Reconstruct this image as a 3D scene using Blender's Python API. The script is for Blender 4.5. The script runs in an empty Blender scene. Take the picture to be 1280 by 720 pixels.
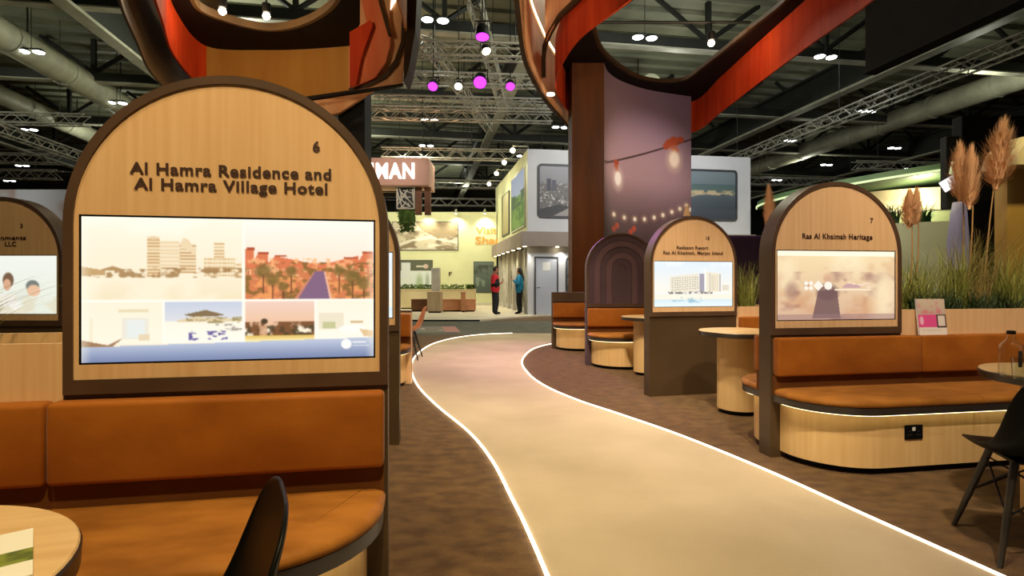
import bpy, bmesh, math, random
import numpy as np
from mathutils import Vector, Matrix

# ------------------------------------------------------------------ camera, world, lights
scene = bpy.context.scene
col = scene.collection
random.seed(7)
F, HZ, CH = 700.0, 352.0, 1.2          # focal length in px, horizon row, eye height (m)

cam_d = bpy.data.cameras.new('camera')
cam_d.sensor_width = 36.0
cam_d.lens = 36.0 * F / 1280.0
cam_d.shift_y = -(360.0 - HZ) / 1280.0
cam_d.clip_start = 0.05
cam_d.clip_end = 300
cam = bpy.data.objects.new('camera', cam_d)
cam.location = (0, 0, CH)
cam.rotation_euler = (math.pi / 2, 0, 0)
col.objects.link(cam)
scene.camera = cam

world = bpy.data.worlds.new('hall_ambient')
scene.world = world
world.use_nodes = True
bg = world.node_tree.nodes['Background']
bg.inputs['Color'].default_value = (1.0, 0.86, 0.62, 1)
bg.inputs['Strength'].default_value = 0.055

vs = scene.view_settings
vs.view_transform = 'Standard'
vs.look = 'None'
vs.exposure = 0.25
vs.gamma = 1.0
vs.use_curve_mapping = False
try:
    scene.cycles.use_denoising = True
    scene.cycles.sample_clamp_indirect = 4.0
    scene.cycles.max_bounces = 6
except Exception:
    pass

WARM = (1.0, 0.66, 0.32)
WARM2 = (1.0, 0.74, 0.46)


def lamp(name, kind, loc, power, color=WARM, target=None, size=0.2, angle=80, blend=0.6):
    d = bpy.data.lights.new(name, kind)
    d.energy = power
    d.color = color
    if kind == 'AREA':
        d.shape = 'DISK'
        d.size = size
    else:
        d.shadow_soft_size = size
    if kind == 'SPOT':
        d.spot_size = math.radians(angle)
        d.spot_blend = blend
    o = bpy.data.objects.new(name, d)
    o.location = loc
    if target is not None:
        o.rotation_euler = (Vector(target) - Vector(loc)).to_track_quat('-Z', 'Y').to_euler()
    col.objects.link(o)
    return o


# spots added out of view to light the stand (housings built further down)
SPOTS = [  # location, target, power, colour, cone, what it lights
    ((0.30, -0.70, 5.2), (-0.95, 1.75, 1.0), 630, (1.0, 0.79, 0.42), 62, 'the large arched panel in the foreground'),
    ((1.30, 0.30, 5.2), (2.60, 3.75, 0.9), 720, (1.0, 0.84, 0.66), 48, 'the panel of the heritage picture'),
    ((0.50, 1.20, 5.2), (0.72, 2.40, 0.0), 340, (1.0, 0.85, 0.58), 46, 'the nearest stretch of the walkway'),
    ((0.50, 2.60, 5.2), (0.25, 4.60, 0.0), 480, (1.0, 0.85, 0.60), 50, 'the second stretch of the walkway'),
    ((0.20, 4.20, 5.2), (0.30, 7.30, 0.0), 860, (1.0, 0.86, 0.66), 80, 'the middle of the walkway'),
    ((0.70, 3.20, 5.2), (1.95, 6.00, 1.0), 360, (1.0, 0.84, 0.64), 50, 'the panel of the white resort'),
    ((0.60, 5.20, 5.2), (1.45, 8.00, 0.6), 280, (1.0, 0.78, 0.54), 55, 'the dark arched panel'),
    ((-1.60, 0.20, 5.2), (-1.10, 1.35, 0.4), 260, (1.0, 0.80, 0.44), 70, 'the left foreground table'),
    ((-0.60, 7.60, 5.2), (0.20, 10.50, 0.0), 620, (1.0, 0.85, 0.68), 80, 'the far curve of the walkway'),
    ((3.20, 1.80, 5.2), (3.40, 4.60, 1.5), 360, (1.0, 0.84, 0.58), 44, 'the tall grasses'),
    ((-2.60, 2.00, 5.2), (-4.10, 4.60, 1.2), 210, (1.0, 0.84, 0.50), 55, 'the dim panel at the left edge'),
    ((0.20, 1.10, 5.2), (2.00, 3.40, 0.15), 330, (1.0, 0.86, 0.56), 17, 'the rounded bench base under the heritage panel'),
    ((3.60, 6.10, 4.5), (2.78, 11.80, 3.15), 800, (0.95, 0.84, 0.86), 36, 'the printed string lights wall'),
    ((2.20, 5.70, 4.4), (1.60, 10.00, 5.2), 300, (1.0, 0.80, 0.55), 100, 'the lining of the right ring'),
    ((0.15, 4.20, 3.9), (0.60, 8.90, 4.95), 210, (1.0, 0.82, 0.56), 40, 'the outside of the right ring'),
    ((-2.80, 5.40, 4.4), (-3.60, 9.50, 5.1), 110, (1.0, 0.80, 0.52), 90, 'the lining of the left ring'),
]
for _l, _t, _p, _c, _a, _w in SPOTS:
    lamp('added_spot', 'SPOT', _l, _p, _c, _t, 0.12, _a, 0.85)


# ------------------------------------------------------------------ helpers
def gp(px, py, z=0.0):
    d = (CH - z) * F / (py - HZ)
    return ((px - 640) / F * d, d)


def at(px, py, Y):
    return ((px - 640) / F * Y, Y, CH + (HZ - py) / F * Y)


def srgb(r, g, b, a=1.0):
    def f(c):
        c = c / 255.0
        return c / 12.92 if c <= 0.04045 else ((c + 0.055) / 1.055) ** 2.4
    return (f(r), f(g), f(b), a)


MATS = {}


def _base(name):
    m = bpy.data.materials.new(name)
    m.use_nodes = True
    nt = m.node_tree
    b = nt.nodes['Principled BSDF']
    MATS[name] = m
    return m, nt, b


def mat(name, c, rough=0.6, metal=0.0, c2=None, scale=6.0, stretch=(1, 1, 1), bump=0.0, detail=3.0,
        lo=0.35, hi=0.65, coat=0.0, sheen=0.0, bscale=None, spec=0.5):
    m, nt, b = _base(name)
    b.inputs['Specular IOR Level'].default_value = spec
    b.inputs['Base Color'].default_value = c
    b.inputs['Roughness'].default_value = rough
    b.inputs['Metallic'].default_value = metal
    if coat:
        b.inputs['Coat Weight'].default_value = coat
    if sheen:
        b.inputs['Sheen Weight'].default_value = sheen
        b.inputs['Sheen Roughness'].default_value = 0.4
    if c2 is not None or bump:
        tc = nt.nodes.new('ShaderNodeTexCoord')
        mp = nt.nodes.new('ShaderNodeMapping')
        mp.inputs['Scale'].default_value = stretch
        nt.links.new(tc.outputs['Object'], mp.inputs['Vector'])
        nz = nt.nodes.new('ShaderNodeTexNoise')
        nz.inputs['Scale'].default_value = scale
        nz.inputs['Detail'].default_value = detail
        nt.links.new(mp.outputs['Vector'], nz.inputs['Vector'])
        if c2 is not None:
            rp = nt.nodes.new('ShaderNodeValToRGB')
            rp.color_ramp.elements[0].position = lo
            rp.color_ramp.elements[1].position = hi
            rp.color_ramp.elements[0].color = c
            rp.color_ramp.elements[1].color = c2
            nt.links.new(nz.outputs['Fac'], rp.inputs['Fac'])
            nt.links.new(rp.outputs['Color'], b.inputs['Base Color'])
        if bump:
            src = nz
            if bscale:
                src = nt.nodes.new('ShaderNodeTexNoise')
                src.inputs['Scale'].default_value = bscale
                src.inputs['Detail'].default_value = 4
                nt.links.new(tc.outputs['Object'], src.inputs['Vector'])
            bp = nt.nodes.new('ShaderNodeBump')
            bp.inputs['Strength'].default_value = bump
            bp.inputs['Distance'].default_value = 0.02
            nt.links.new(src.outputs['Fac'], bp.inputs['Height'])
            nt.links.new(bp.outputs['Normal'], b.inputs['Normal'])
    return m


def emit(name, c, s):
    m, nt, b = _base(name)
    b.inputs['Base Color'].default_value = (0, 0, 0, 1)
    b.inputs['Emission Color'].default_value = c
    b.inputs['Emission Strength'].default_value = s
    b.inputs['Roughness'].default_value = 0.5
    return m


def attr_mat(name, emission=0.0, rough=0.6):
    """flat print: colours come from the mesh attribute 'print'"""
    m, nt, b = _base(name)
    a = nt.nodes.new('ShaderNodeAttribute')
    a.attribute_name = 'print'
    b.inputs['Roughness'].default_value = rough
    if emission:
        b.inputs['Base Color'].default_value = (0.01, 0.01, 0.01, 1)
        b.inputs['Specular IOR Level'].default_value = 0.2
        nt.links.new(a.outputs['Color'], b.inputs['Emission Color'])
        b.inputs['Emission Strength'].default_value = emission
    else:
        nt.links.new(a.outputs['Color'], b.inputs['Base Color'])
    return m


def glass(name, c=(1, 1, 1, 1), rough=0.02):
    """thin clear glass: mostly see-through, glossy at grazing angles"""
    m, nt, b = _base(name)
    b.inputs['Base Color'].default_value = c
    b.inputs['Roughness'].default_value = rough
    b.inputs['Metallic'].default_value = 0.0
    tr = nt.nodes.new('ShaderNodeBsdfTransparent')
    tr.inputs['Color'].default_value = (0.93 * c[0], 0.95 * c[1], 0.93 * c[2], 1)
    gl = nt.nodes.new('ShaderNodeBsdfGlossy')
    gl.inputs['Roughness'].default_value = rough
    fr = nt.nodes.new('ShaderNodeLayerWeight')
    fr.inputs['Blend'].default_value = 0.12
    mx = nt.nodes.new('ShaderNodeMixShader')
    nt.links.new(fr.outputs['Facing'], mx.inputs['Fac'])
    nt.links.new(tr.outputs['BSDF'], mx.inputs[1])
    nt.links.new(gl.outputs['BSDF'], mx.inputs[2])
    out = [n for n in nt.nodes if n.type == 'OUTPUT_MATERIAL'][0]
    nt.links.new(mx.outputs['Shader'], out.inputs['Surface'])
    nt.nodes.remove(b)
    return m


mat('carpet', srgb(118, 88, 50), 0.95, c2=srgb(88, 63, 34), scale=8.0, stretch=(1, 1.6, 1), detail=8, bump=0.5, bscale=160, sheen=0.2, spec=0.15)
mat('path_carpet', srgb(206, 186, 152), 0.95, c2=srgb(188, 168, 134), scale=1.6, bump=0.35, bscale=180, lo=0.3, hi=0.75)
mat('aisle_carpet', srgb(108, 106, 88), 0.95, c2=srgb(92, 90, 76), scale=3, bump=0.3, bscale=90)
mat('wood', srgb(232, 190, 142), 0.5, c2=srgb(220, 174, 124), scale=3.0, stretch=(14, 14, 0.5), detail=5, lo=0.3, hi=0.72)
mat('wood_bench', srgb(236, 198, 136), 0.5, c2=srgb(226, 182, 118), scale=3.0, stretch=(10, 10, 0.6), detail=5, lo=0.3, hi=0.72)
mat('wood_table', srgb(224, 188, 134), 0.4, c2=srgb(208, 166, 112), scale=2.0, stretch=(1.2, 12, 1), detail=5)
mat('frame_brown', srgb(86, 62, 44), 0.42, c2=srgb(76, 54, 38), scale=5)
mat('panel_dark', srgb(80, 60, 36), 0.5, c2=srgb(70, 52, 30), scale=2)
mat('panel_purple', srgb(84, 62, 68), 0.5, c2=srgb(72, 52, 58), scale=2)
mat('panel_purple_pale', srgb(100, 74, 76), 0.5, c2=srgb(88, 64, 66), scale=2)  # paler copy of the purple panel tone, for every other relief band
mat('leather', srgb(166, 96, 28), 0.62, c2=srgb(142, 77, 18), scale=4.0, stretch=(1, 2, 1.6), detail=4, bump=0.06, bscale=30, lo=0.3, hi=0.7, sheen=0.1, spec=0.15)
mat('leather_seat', srgb(174, 112, 44), 0.62, c2=srgb(138, 84, 26), scale=5.0, stretch=(1, 2.2, 1), detail=4, bump=0.08, bscale=26, lo=0.32, hi=0.7, sheen=0.1, spec=0.15)
mat('recess_brown', srgb(104, 62, 26), 0.7, c2=srgb(92, 54, 22), scale=3, spec=0.15)
mat('trim_dark', srgb(58, 50, 44), 0.35, c2=srgb(48, 41, 36), scale=4)
mat('plinth_black', srgb(26, 20, 16), 0.6, c2=srgb(20, 16, 12), scale=4, spec=0.15)
mat('black', srgb(16, 15, 14), 0.5, c2=srgb(11, 10, 10), scale=4, spec=0.15)
mat('black_plastic', srgb(13, 13, 10), 0.42, c2=srgb(9, 9, 8), scale=8, spec=0.15)
mat('dark_wood_leg', srgb(46, 38, 26), 0.45, c2=srgb(32, 26, 18), scale=4, stretch=(8, 8, 1))
mat('chrome', srgb(150, 145, 135), 0.25, 0.9, c2=srgb(120, 116, 108), scale=10)
mat('lettering', srgb(66, 36, 22), 0.6, c2=srgb(58, 30, 18), scale=10)
mat('soil', srgb(48, 36, 24), 0.95, c2=srgb(30, 22, 14), scale=20, bump=0.5)
mat('grass', srgb(172, 170, 80), 0.6, c2=srgb(112, 124, 46), scale=1.4, lo=0.3, hi=0.7)
mat('grass_dry', srgb(176, 150, 84), 0.6, c2=srgb(128, 118, 52), scale=1.8)
mat('grass_dark', srgb(62, 84, 38), 0.6, c2=srgb(34, 54, 24), scale=3)
mat('plume', srgb(242, 196, 146), 0.8, c2=srgb(224, 168, 112), scale=9)
mat('stem', srgb(186, 144, 84), 0.7, c2=srgb(160, 116, 60), scale=6)
mat('orange_fabric', srgb(206, 70, 24), 0.7, c2=srgb(172, 44, 14), scale=2.2, stretch=(2.5, 2.5, 0.25), lo=0.3, hi=0.75, spec=0.15)
mat('pink_fabric', srgb(222, 124, 80), 0.7, c2=srgb(204, 96, 54), scale=2.2, stretch=(2.5, 2.5, 0.25), lo=0.3, hi=0.75, spec=0.15)
mat('tan_fabric', srgb(222, 170, 122), 0.7, c2=srgb(204, 140, 92), scale=2.2, stretch=(2.5, 2.5, 0.3), lo=0.3, hi=0.75, spec=0.15)
mat('peach_fabric', srgb(172, 124, 54), 0.7, c2=srgb(160, 108, 42), scale=2.2, stretch=(2.5, 2.5, 0.3), lo=0.3, hi=0.75, spec=0.15)
mat('ring_brown', srgb(70, 50, 28), 0.6, c2=srgb(60, 42, 24), scale=3, spec=0.15)
mat('ring_edge', srgb(104, 78, 42), 0.5, c2=srgb(90, 66, 36), scale=3)
mat('soffit_black', srgb(26, 18, 12), 0.7, c2=srgb(21, 15, 10), scale=3, spec=0.15)
mat('column_wood', srgb(84, 44, 10), 0.55, c2=srgb(72, 37, 8), scale=2, stretch=(3, 3, 0.3), spec=0.15)
mat('deck', srgb(132, 134, 112), 0.6, c2=srgb(108, 110, 92), scale=0.8)
mat('steel_dark', srgb(36, 38, 32), 0.6, c2=srgb(28, 30, 25), scale=2)
mat('steel_light', srgb(176, 176, 156), 0.5, c2=srgb(150, 150, 132), scale=2)
mat('duct', srgb(176, 176, 152), 0.55, c2=srgb(150, 150, 130), scale=1.5)
mat('aluminium', srgb(190, 188, 176), 0.4, 0.5, c2=srgb(160, 158, 148), scale=8)
mat('hall_wall', srgb(60, 60, 50), 0.9, c2=srgb(42, 42, 36), scale=0.4)
mat('pale_wall', srgb(212, 213, 168), 0.7, c2=srgb(203, 204, 158), scale=0.8)
mat('platform_cream', srgb(216, 204, 176), 0.6, c2=srgb(206, 192, 164), scale=1.0)
mat('white_wall', srgb(206, 206, 206), 0.7, c2=srgb(196, 196, 198), scale=0.6)
mat('taupe', srgb(160, 146, 134), 0.7, c2=srgb(148, 134, 122), scale=1.0)
mat('frame_grey', srgb(64, 66, 70), 0.5, c2=srgb(54, 56, 60), scale=4)
mat('door_grey', srgb(186, 190, 198), 0.5, c2=srgb(178, 182, 190), scale=1)
mat('paper', srgb(236, 234, 226), 0.8, c2=srgb(228, 226, 218), scale=4)
mat('brown_box', srgb(206, 158, 138), 0.6, c2=srgb(194, 146, 126), scale=1.0)
mat('brown_slat', srgb(120, 76, 44), 0.6, c2=srgb(102, 62, 36), scale=2)
mat('lattice_white', srgb(206, 200, 184), 0.6, c2=srgb(190, 184, 168), scale=3)
mat('moss', srgb(98, 122, 44), 0.9, c2=srgb(54, 80, 24), scale=9, bump=0.6)
mat('counter_wood', srgb(206, 148, 106), 0.6, c2=srgb(190, 130, 90), scale=2, stretch=(1, 1, 6))
mat('counter_beige', srgb(190, 166, 130), 0.6, c2=srgb(178, 152, 116), scale=2, stretch=(8, 8, 0.5))
mat('green_stand', srgb(150, 146, 116), 0.6, c2=srgb(138, 134, 104), scale=1.0)
mat('cream_stand', srgb(222, 206, 164), 0.6, c2=srgb(210, 192, 150), scale=1.0)
mat('green_roof', srgb(72, 98, 58), 0.6, c2=srgb(60, 84, 48), scale=1.0)
mat('yellow_wall', srgb(214, 172, 92), 0.6, c2=srgb(200, 156, 78), scale=1.0)
mat('robe_white', srgb(214, 210, 224), 0.8, c2=srgb(184, 180, 200), scale=2.0, stretch=(6, 6, 0.5))
mat('tan_shell', srgb(214, 140, 86), 0.5, c2=srgb(198, 122, 70), scale=3)
mat('red_cloth', srgb(206, 28, 40), 0.8, c2=srgb(180, 20, 32), scale=14)
mat('teal_cloth', srgb(26, 132, 168), 0.8, c2=srgb(18, 108, 142), scale=14)
mat('black_cloth', srgb(22, 22, 24), 0.85, c2=srgb(16, 16, 18), scale=14)
mat('skin', srgb(190, 132, 100), 0.6, c2=srgb(180, 120, 90), scale=20)
mat('hair', srgb(30, 20, 15), 0.6, c2=srgb(46, 28, 20), scale=30, stretch=(1, 1, 0.2))
mat('orange_letter', srgb(226, 156, 70), 0.6, c2=srgb(216, 144, 60), scale=3)
mat('label_dark', srgb(40, 38, 36), 0.6, c2=srgb(30, 28, 26), scale=10)
glass('clear_glass')
glass('balustrade_glass', (0.75, 0.85, 0.78, 1), 0.05)
emit('led_path', (1.0, 0.86, 0.62, 1), 5.0)
emit('led_bench', (1.0, 0.84, 0.46, 1), 4.0)
emit('led_ring', (1.0, 0.90, 0.66, 1), 3.0)
emit('bulb_warm', (1.0, 0.84, 0.56, 1), 30.0)
emit('lens_purple', (0.62, 0.04, 0.9, 1), 2.2)
emit('lens_warm', (1.0, 0.82, 0.5, 1), 14.0)
emit('highbay', (0.95, 1.0, 0.95, 1), 12.0)
emit('sign_white', (1.0, 0.97, 0.92, 1), 2.2)
emit('led_green', (0.85, 1.0, 0.5, 1), 0.8)
emit('white_lit', (1.0, 0.98, 0.95, 1), 1.0)
attr_mat('screen', 0.92)
attr_mat('screen_dim', 0.8)
attr_mat('print', 0.0, 0.55)
attr_mat('backlit_print', 0.42)


class MB:
    """collects shapes, then links them as one mesh object"""

    def __init__(self):
        self.v, self.f = [], []

    def add(self, vs, fs, M=None):
        o = len(self.v)
        if M is not None:
            vs = [tuple(M @ Vector(p)) for p in vs]
        self.v += [tuple(p) for p in vs]
        self.f += [[o + i for i in f] for f in fs]
        return self

    def box(self, x0, x1, y0, y1, z0, z1, M=None):
        vs = [(x, y, z) for z in (z0, z1) for y in (y0, y1) for x in (x0, x1)]
        return self.add(vs, [(0, 2, 3, 1), (4, 5, 7, 6), (0, 1, 5, 4), (2, 6, 7, 3), (0, 4, 6, 2), (1, 3, 7, 5)], M)

    def rbox(self, x0, x1, y0, y1, z0, z1, r=0.01, M=None, seg=2):
        bm = bmesh.new()
        bmesh.ops.create_cube(bm, size=1.0)
        for v in bm.verts:
            v.co = Vector(((x0 + x1) / 2 + v.co.x * (x1 - x0), (y0 + y1) / 2 + v.co.y * (y1 - y0), (z0 + z1) / 2 + v.co.z * (z1 - z0)))
        bmesh.ops.bevel(bm, geom=bm.edges[:], offset=r, segments=seg, profile=0.5, affect='EDGES')
        return self.bm(bm, M)

    def bm(self, bm, M=None):
        bm.verts.index_update()
        self.add([v.co[:] for v in bm.verts], [[v.index for v in f.verts] for f in bm.faces], M)
        bm.free()
        return self

    def prism(self, pts, z0, z1, M=None):
        """pts: ccw plan outline"""
        n = len(pts)
        vs = [(x, y, z0) for x, y in pts] + [(x, y, z1) for x, y in pts]
        fs = [list(range(n))[::-1], list(range(n, 2 * n))]
        fs += [(i, (i + 1) % n, n + (i + 1) % n, n + i) for i in range(n)]
        return self.add(vs, fs, M)

    def loft(self, rings, cap=True, M=None):
        """rings: equal-length closed loops of 3-D points"""
        n = len(rings[0])
        vs = [p for r in rings for p in r]
        fs = []
        for k in range(len(rings) - 1):
            for i in range(n):
                j = (i + 1) % n
                fs.append((k * n + i, k * n + j, (k + 1) * n + j, (k + 1) * n + i))
        if cap:
            fs.append(list(range(n))[::-1])
            fs.append([(len(rings) - 1) * n + i for i in range(n)])
        return self.add(vs, fs, M)

    def tube(self, path, r, n=8, cap=True):
        P = [Vector(p) for p in path]
        rr = r if isinstance(r, (list, tuple)) else [r] * len(P)
        rings = []
        for i, p in enumerate(P):
            t = (P[min(i + 1, len(P) - 1)] - P[max(i - 1, 0)])
            t = t.normalized() if t.length > 1e-9 else Vector((0, 0, 1))
            a = Vector((0, 0, 1)) if abs(t.z) < 0.9 else Vector((1, 0, 0))
            u = t.cross(a).normalized()
            w = t.cross(u).normalized()
            rings.append([tuple(p + (u * math.cos(2 * math.pi * k / n) + w * math.sin(2 * math.pi * k / n)) * rr[i]) for k in range(n)])
        return self.loft(rings, cap)

    def lathe(self, prof, n=32, cx=0, cy=0):
        rings = [[(cx + r * math.cos(2 * math.pi * k / n), cy + r * math.sin(2 * math.pi * k / n), z) for k in range(n)] for r, z in prof]
        return self.loft(rings, True)

    def build(self, name, m, parent=None, smooth=False, angle=40):
        me = bpy.data.meshes.new(name)
        me.from_pydata(self.v, [], self.f)
        me.validate()
        bm = bmesh.new()
        bm.from_mesh(me)
        bmesh.ops.recalc_face_normals(bm, faces=bm.faces[:])
        bm.to_mesh(me)
        bm.free()
        me.materials.append(MATS[m])
        if smooth:
            me.polygons.foreach_set('use_smooth', [True] * len(me.polygons))
            try:
                me.set_sharp_from_angle(angle=math.radians(angle))
            except Exception:
                pass
        o = bpy.data.objects.new(name, me)
        col.objects.link(o)
        if parent is not None:
            o.parent = parent
        return o


def tag(o, label=None, cat=None, group=None, kind=None):
    if label:
        o['label'] = label
    if cat:
        o['category'] = cat
    if group:
        o['group'] = group
    if kind:
        o['kind'] = kind
    return o


def thing(name, label, cat, loc=(0, 0, 0), rz=0.0, group=None):
    o = bpy.data.objects.new(name, None)
    o.empty_display_size = 0.1
    o.location = loc
    o.rotation_euler = (0, 0, rz)
    col.objects.link(o)
    return tag(o, label, cat, group)


def copy_tree(o, parent=None):
    c = o.copy()
    col.objects.link(c)
    c.parent = parent
    for ch in list(o.children):
        copy_tree(ch, c)
    return c


def catmull(pts, closed=True, n=8):
    P = [Vector(p) for p in pts]
    N = len(P)
    out = []
    rng = range(N) if closed else range(N - 1)
    for i in rng:
        if closed:
            a, b, c, d = P[(i - 1) % N], P[i], P[(i + 1) % N], P[(i + 2) % N]
        else:
            a, b, c, d = P[max(i - 1, 0)], P[i], P[i + 1], P[min(i + 2, N - 1)]
        for k in range(n):
            t = k / n
            out.append(0.5 * ((2 * b) + (c - a) * t + (2 * a - 5 * b + 4 * c - d) * t * t + (3 * b - a - 3 * c + d) * t ** 3))
    if not closed:
        out.append(P[-1])
    return [tuple(p) for p in out]


def offset2(pts, d, closed=True):
    """offset a plan curve to its left by d"""
    N = len(pts)
    out = []
    for i in range(N):
        a = pts[(i - 1) % N] if closed else pts[max(i - 1, 0)]
        b = pts[(i + 1) % N] if closed else pts[min(i + 1, N - 1)]
        t = Vector((b[0] - a[0], b[1] - a[1]))
        t.normalize()
        out.append((pts[i][0] - t.y * d, pts[i][1] + t.x * d))
    return out


TEXT_CACHE = {}


def text_mesh(txt, width=None, height=None, depth=0.004, bold=0.0, spacing=1.0):
    """returns MB-ready verts/faces of the lettering in the XZ plane, baseline z=0, centred on x"""
    cu = bpy.data.curves.new('t', 'FONT')
    cu.body = txt
    cu.size = 1.0
    cu.align_x = 'LEFT'
    cu.space_character = spacing
    cu.offset = bold
    cu.resolution_u = 3
    cu.extrude = 0.0
    ob = bpy.data.objects.new('t', cu)
    col.objects.link(ob)
    dg = bpy.context.evaluated_depsgraph_get()
    dg.update()
    me = bpy.data.meshes.new_from_object(ob.evaluated_get(dg))
    V = [v.co.copy() for v in me.vertices]
    Fc = [list(p.vertices) for p in me.polygons]
    bpy.data.objects.remove(ob)
    bpy.data.curves.remove(cu)
    bpy.data.meshes.remove(me)
    x0, x1 = min(v.x for v in V), max(v.x for v in V)
    sx = (width / (x1 - x0)) if width else None
    capz = 0.69
    sz = (height / capz) if height else sx
    if sx is None:
        sx = sz
    n = len(V)
    vs = [((v.x - (x0 + x1) / 2) * sx, 0.0, v.y * sz) for v in V]
    # front at -depth, back at 0
    front = [(x, -depth, z) for x, y, z in vs]
    return front, [f[::-1] for f in Fc]


def lettering(parent, txt, x, z, width=None, height=0.04, y=0.0, m='lettering', bold=0.030, spacing=1.10, name='lettering', label=None):
    """one mesh per word"""
    vs, fs = text_mesh(txt, width, height, 0.003, bold, spacing)
    par = list(range(len(vs)))

    def find(a):
        while par[a] != a:
            par[a] = par[par[a]]
            a = par[a]
        return a
    for f in fs:
        for q in f[1:]:
            par[find(q)] = find(f[0])
    span = {}
    for i, v in enumerate(vs):
        r = find(i)
        a, b = span.get(r, (9e9, -9e9))
        span[r] = (min(a, v[0]), max(b, v[0]))
    order = sorted(span, key=lambda r: span[r][0])
    word, w, right = {}, 0, span[order[0]][1]
    for r in order:
        if span[r][0] - right > 0.26 * height:
            w += 1
        right = max(right, span[r][1])
        word[r] = w
    for k in range(w + 1):
        used, V, Fc = {}, [], []
        for f in fs:
            if word[find(f[0])] != k:
                continue
            idx = []
            for q in f:
                if q not in used:
                    used[q] = len(V)
                    V.append((vs[q][0] + x, vs[q][1] + y, vs[q][2] + z))
                idx.append(used[q])
            Fc.append(idx)
        me = bpy.data.meshes.new(name)
        me.from_pydata(V, [], Fc)
        me.materials.append(MATS[m])
        o = bpy.data.objects.new(name, me)
        col.objects.link(o)
        o.parent = parent


# ------------------------------------------------------------------ flat prints (colour painted per vertex)
def vnoise(w, h, fx, fy, seed, octs=3):
    rs = np.random.RandomState(seed)
    out = np.zeros((h, w))
    amp, tot = 1.0, 0.0
    for o in range(octs):
        gx, gy = max(2, int(fx * 2 ** o)), max(2, int(fy * 2 ** o))
        g = rs.rand(gy + 2, gx + 2)
        xs = np.linspace(0, gx, w)
        ys = np.linspace(0, gy, h)
        xi, yi = xs.astype(int), ys.astype(int)
        xf, yf = xs - xi, ys - yi
        xf, yf = xf * xf * (3 - 2 * xf), yf * yf * (3 - 2 * yf)
        a = g[yi][:, xi] * (1 - xf) + g[yi][:, xi + 1] * xf
        b = g[yi + 1][:, xi] * (1 - xf) + g[yi + 1][:, xi + 1] * xf
        out += amp * (a * (1 - yf)[:, None] + b * yf[:, None])
        tot += amp
        amp *= 0.5
    return out / tot


class Img:
    """tiny painter, sRGB 0-255, normalised coordinates with y down"""

    def __init__(self, w, h, c=(255, 255, 255)):
        self.w, self.h = w, h
        self.a = np.zeros((h, w, 3)) + np.array(c, float)
        self.X, self.Y = np.meshgrid(np.linspace(0, 1, w), np.linspace(0, 1, h))

    def mask(self, m, c, al=1.0):
        m = np.clip(m, 0, 1)[..., None] * al
        self.a = self.a * (1 - m) + np.array(c, float) * m
        return self

    def rect(self, x0, y0, x1, y1, c, al=1.0):
        return self.mask(((self.X >= x0) & (self.X <= x1) & (self.Y >= y0) & (self.Y <= y1)).astype(float), c, al)

    def grad(self, x0, y0, x1, y1, c0, c1, horiz=False):
        m = ((self.X >= x0) & (self.X <= x1) & (self.Y >= y0) & (self.Y <= y1))
        t = (self.X - x0) / (x1 - x0) if horiz else (self.Y - y0) / (y1 - y0)
        t = np.clip(t, 0, 1)[..., None]
        g = np.array(c0, float) * (1 - t) + np.array(c1, float) * t
        self.a = np.where(m[..., None], g, self.a)
        return self

    def ell(self, cx, cy, rx, ry, c, al=1.0, soft=0.25):
        d = np.sqrt(((self.X - cx) / rx) ** 2 + ((self.Y - cy) / ry) ** 2)
        return self.mask((1 + soft / 2 - d) / max(soft, 1e-3), c, al)

    def poly(self, pts, c, al=1.0):
        m = np.zeros_like(self.X, bool)
        n = len(pts)
        for i in range(n):
            x0, y0 = pts[i]
            x1, y1 = pts[(i + 1) % n]
            if y0 == y1:
                continue
            cross = ((self.Y < y0) != (self.Y < y1)) & (self.X < (x1 - x0) * (self.Y - y0) / (y1 - y0) + x0)
            m ^= cross
        return self.mask(m.astype(float), c, al)

    def noise(self, x0, y0, x1, y1, c, fx, fy, seed, lo=0.45, hi=0.6, al=1.0):
        m = ((self.X >= x0) & (self.X <= x1) & (self.Y >= y0) & (self.Y <= y1))
        n = vnoise(self.w, self.h, fx, fy, seed)
        return self.mask(np.where(m, (n - lo) / (hi - lo), 0), c, al)

    def lin(self):
        c = np.clip(self.a, 0, 255) / 255.0
        return np.where(c <= 0.04045, c / 12.92, ((c + 0.055) / 1.055) ** 2.4)


def print_sheet(name, img, pos, m, parent=None):
    """pos(X, Y) -> arrays x, y, z for the normalised picture coordinates"""
    h, w = img.h, img.w
    x, y, z = pos(img.X, img.Y)
    co = np.stack([x, y, z], -1).reshape(-1, 3)
    idx = np.arange(h * w).reshape(h, w)
    q = np.stack([idx[:-1, :-1], idx[1:, :-1], idx[1:, 1:], idx[:-1, 1:]], -1).reshape(-1, 4)
    me = bpy.data.meshes.new(name)
    me.vertices.add(h * w)
    me.vertices.foreach_set('co', co.ravel().astype(np.float32))
    nf = len(q)
    me.loops.add(nf * 4)
    me.loops.foreach_set('vertex_index', q.ravel().astype(np.int32))
    me.polygons.add(nf)
    me.polygons.foreach_set('loop_start', np.arange(0, nf * 4, 4, dtype=np.int32))
    me.update(calc_edges=True)
    ca = me.color_attributes.new('print', 'FLOAT_COLOR', 'POINT')
    rgba = np.ones((h * w, 4), np.float32)
    rgba[:, :3] = img.lin().reshape(-1, 3)
    ca.data.foreach_set('color', rgba.ravel())
    me.materials.append(MATS[m])
    o = bpy.data.objects.new(name, me)
    col.objects.link(o)
    if parent is not None:
        o.parent = parent
    return o


def flat_print(name, img, x0, x1, z0, z1, y, m, parent=None):
    return print_sheet(name, img, lambda X, Y: (x0 + X * (x1 - x0), np.full_like(X, y), z1 + Y * (z0 - z1)), m, parent)


# ------------------------------------------------------------------ setting: floor, walkway, roof
HA = math.atan2(0.162, 0.987)            # hall axis turned against the view


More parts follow.
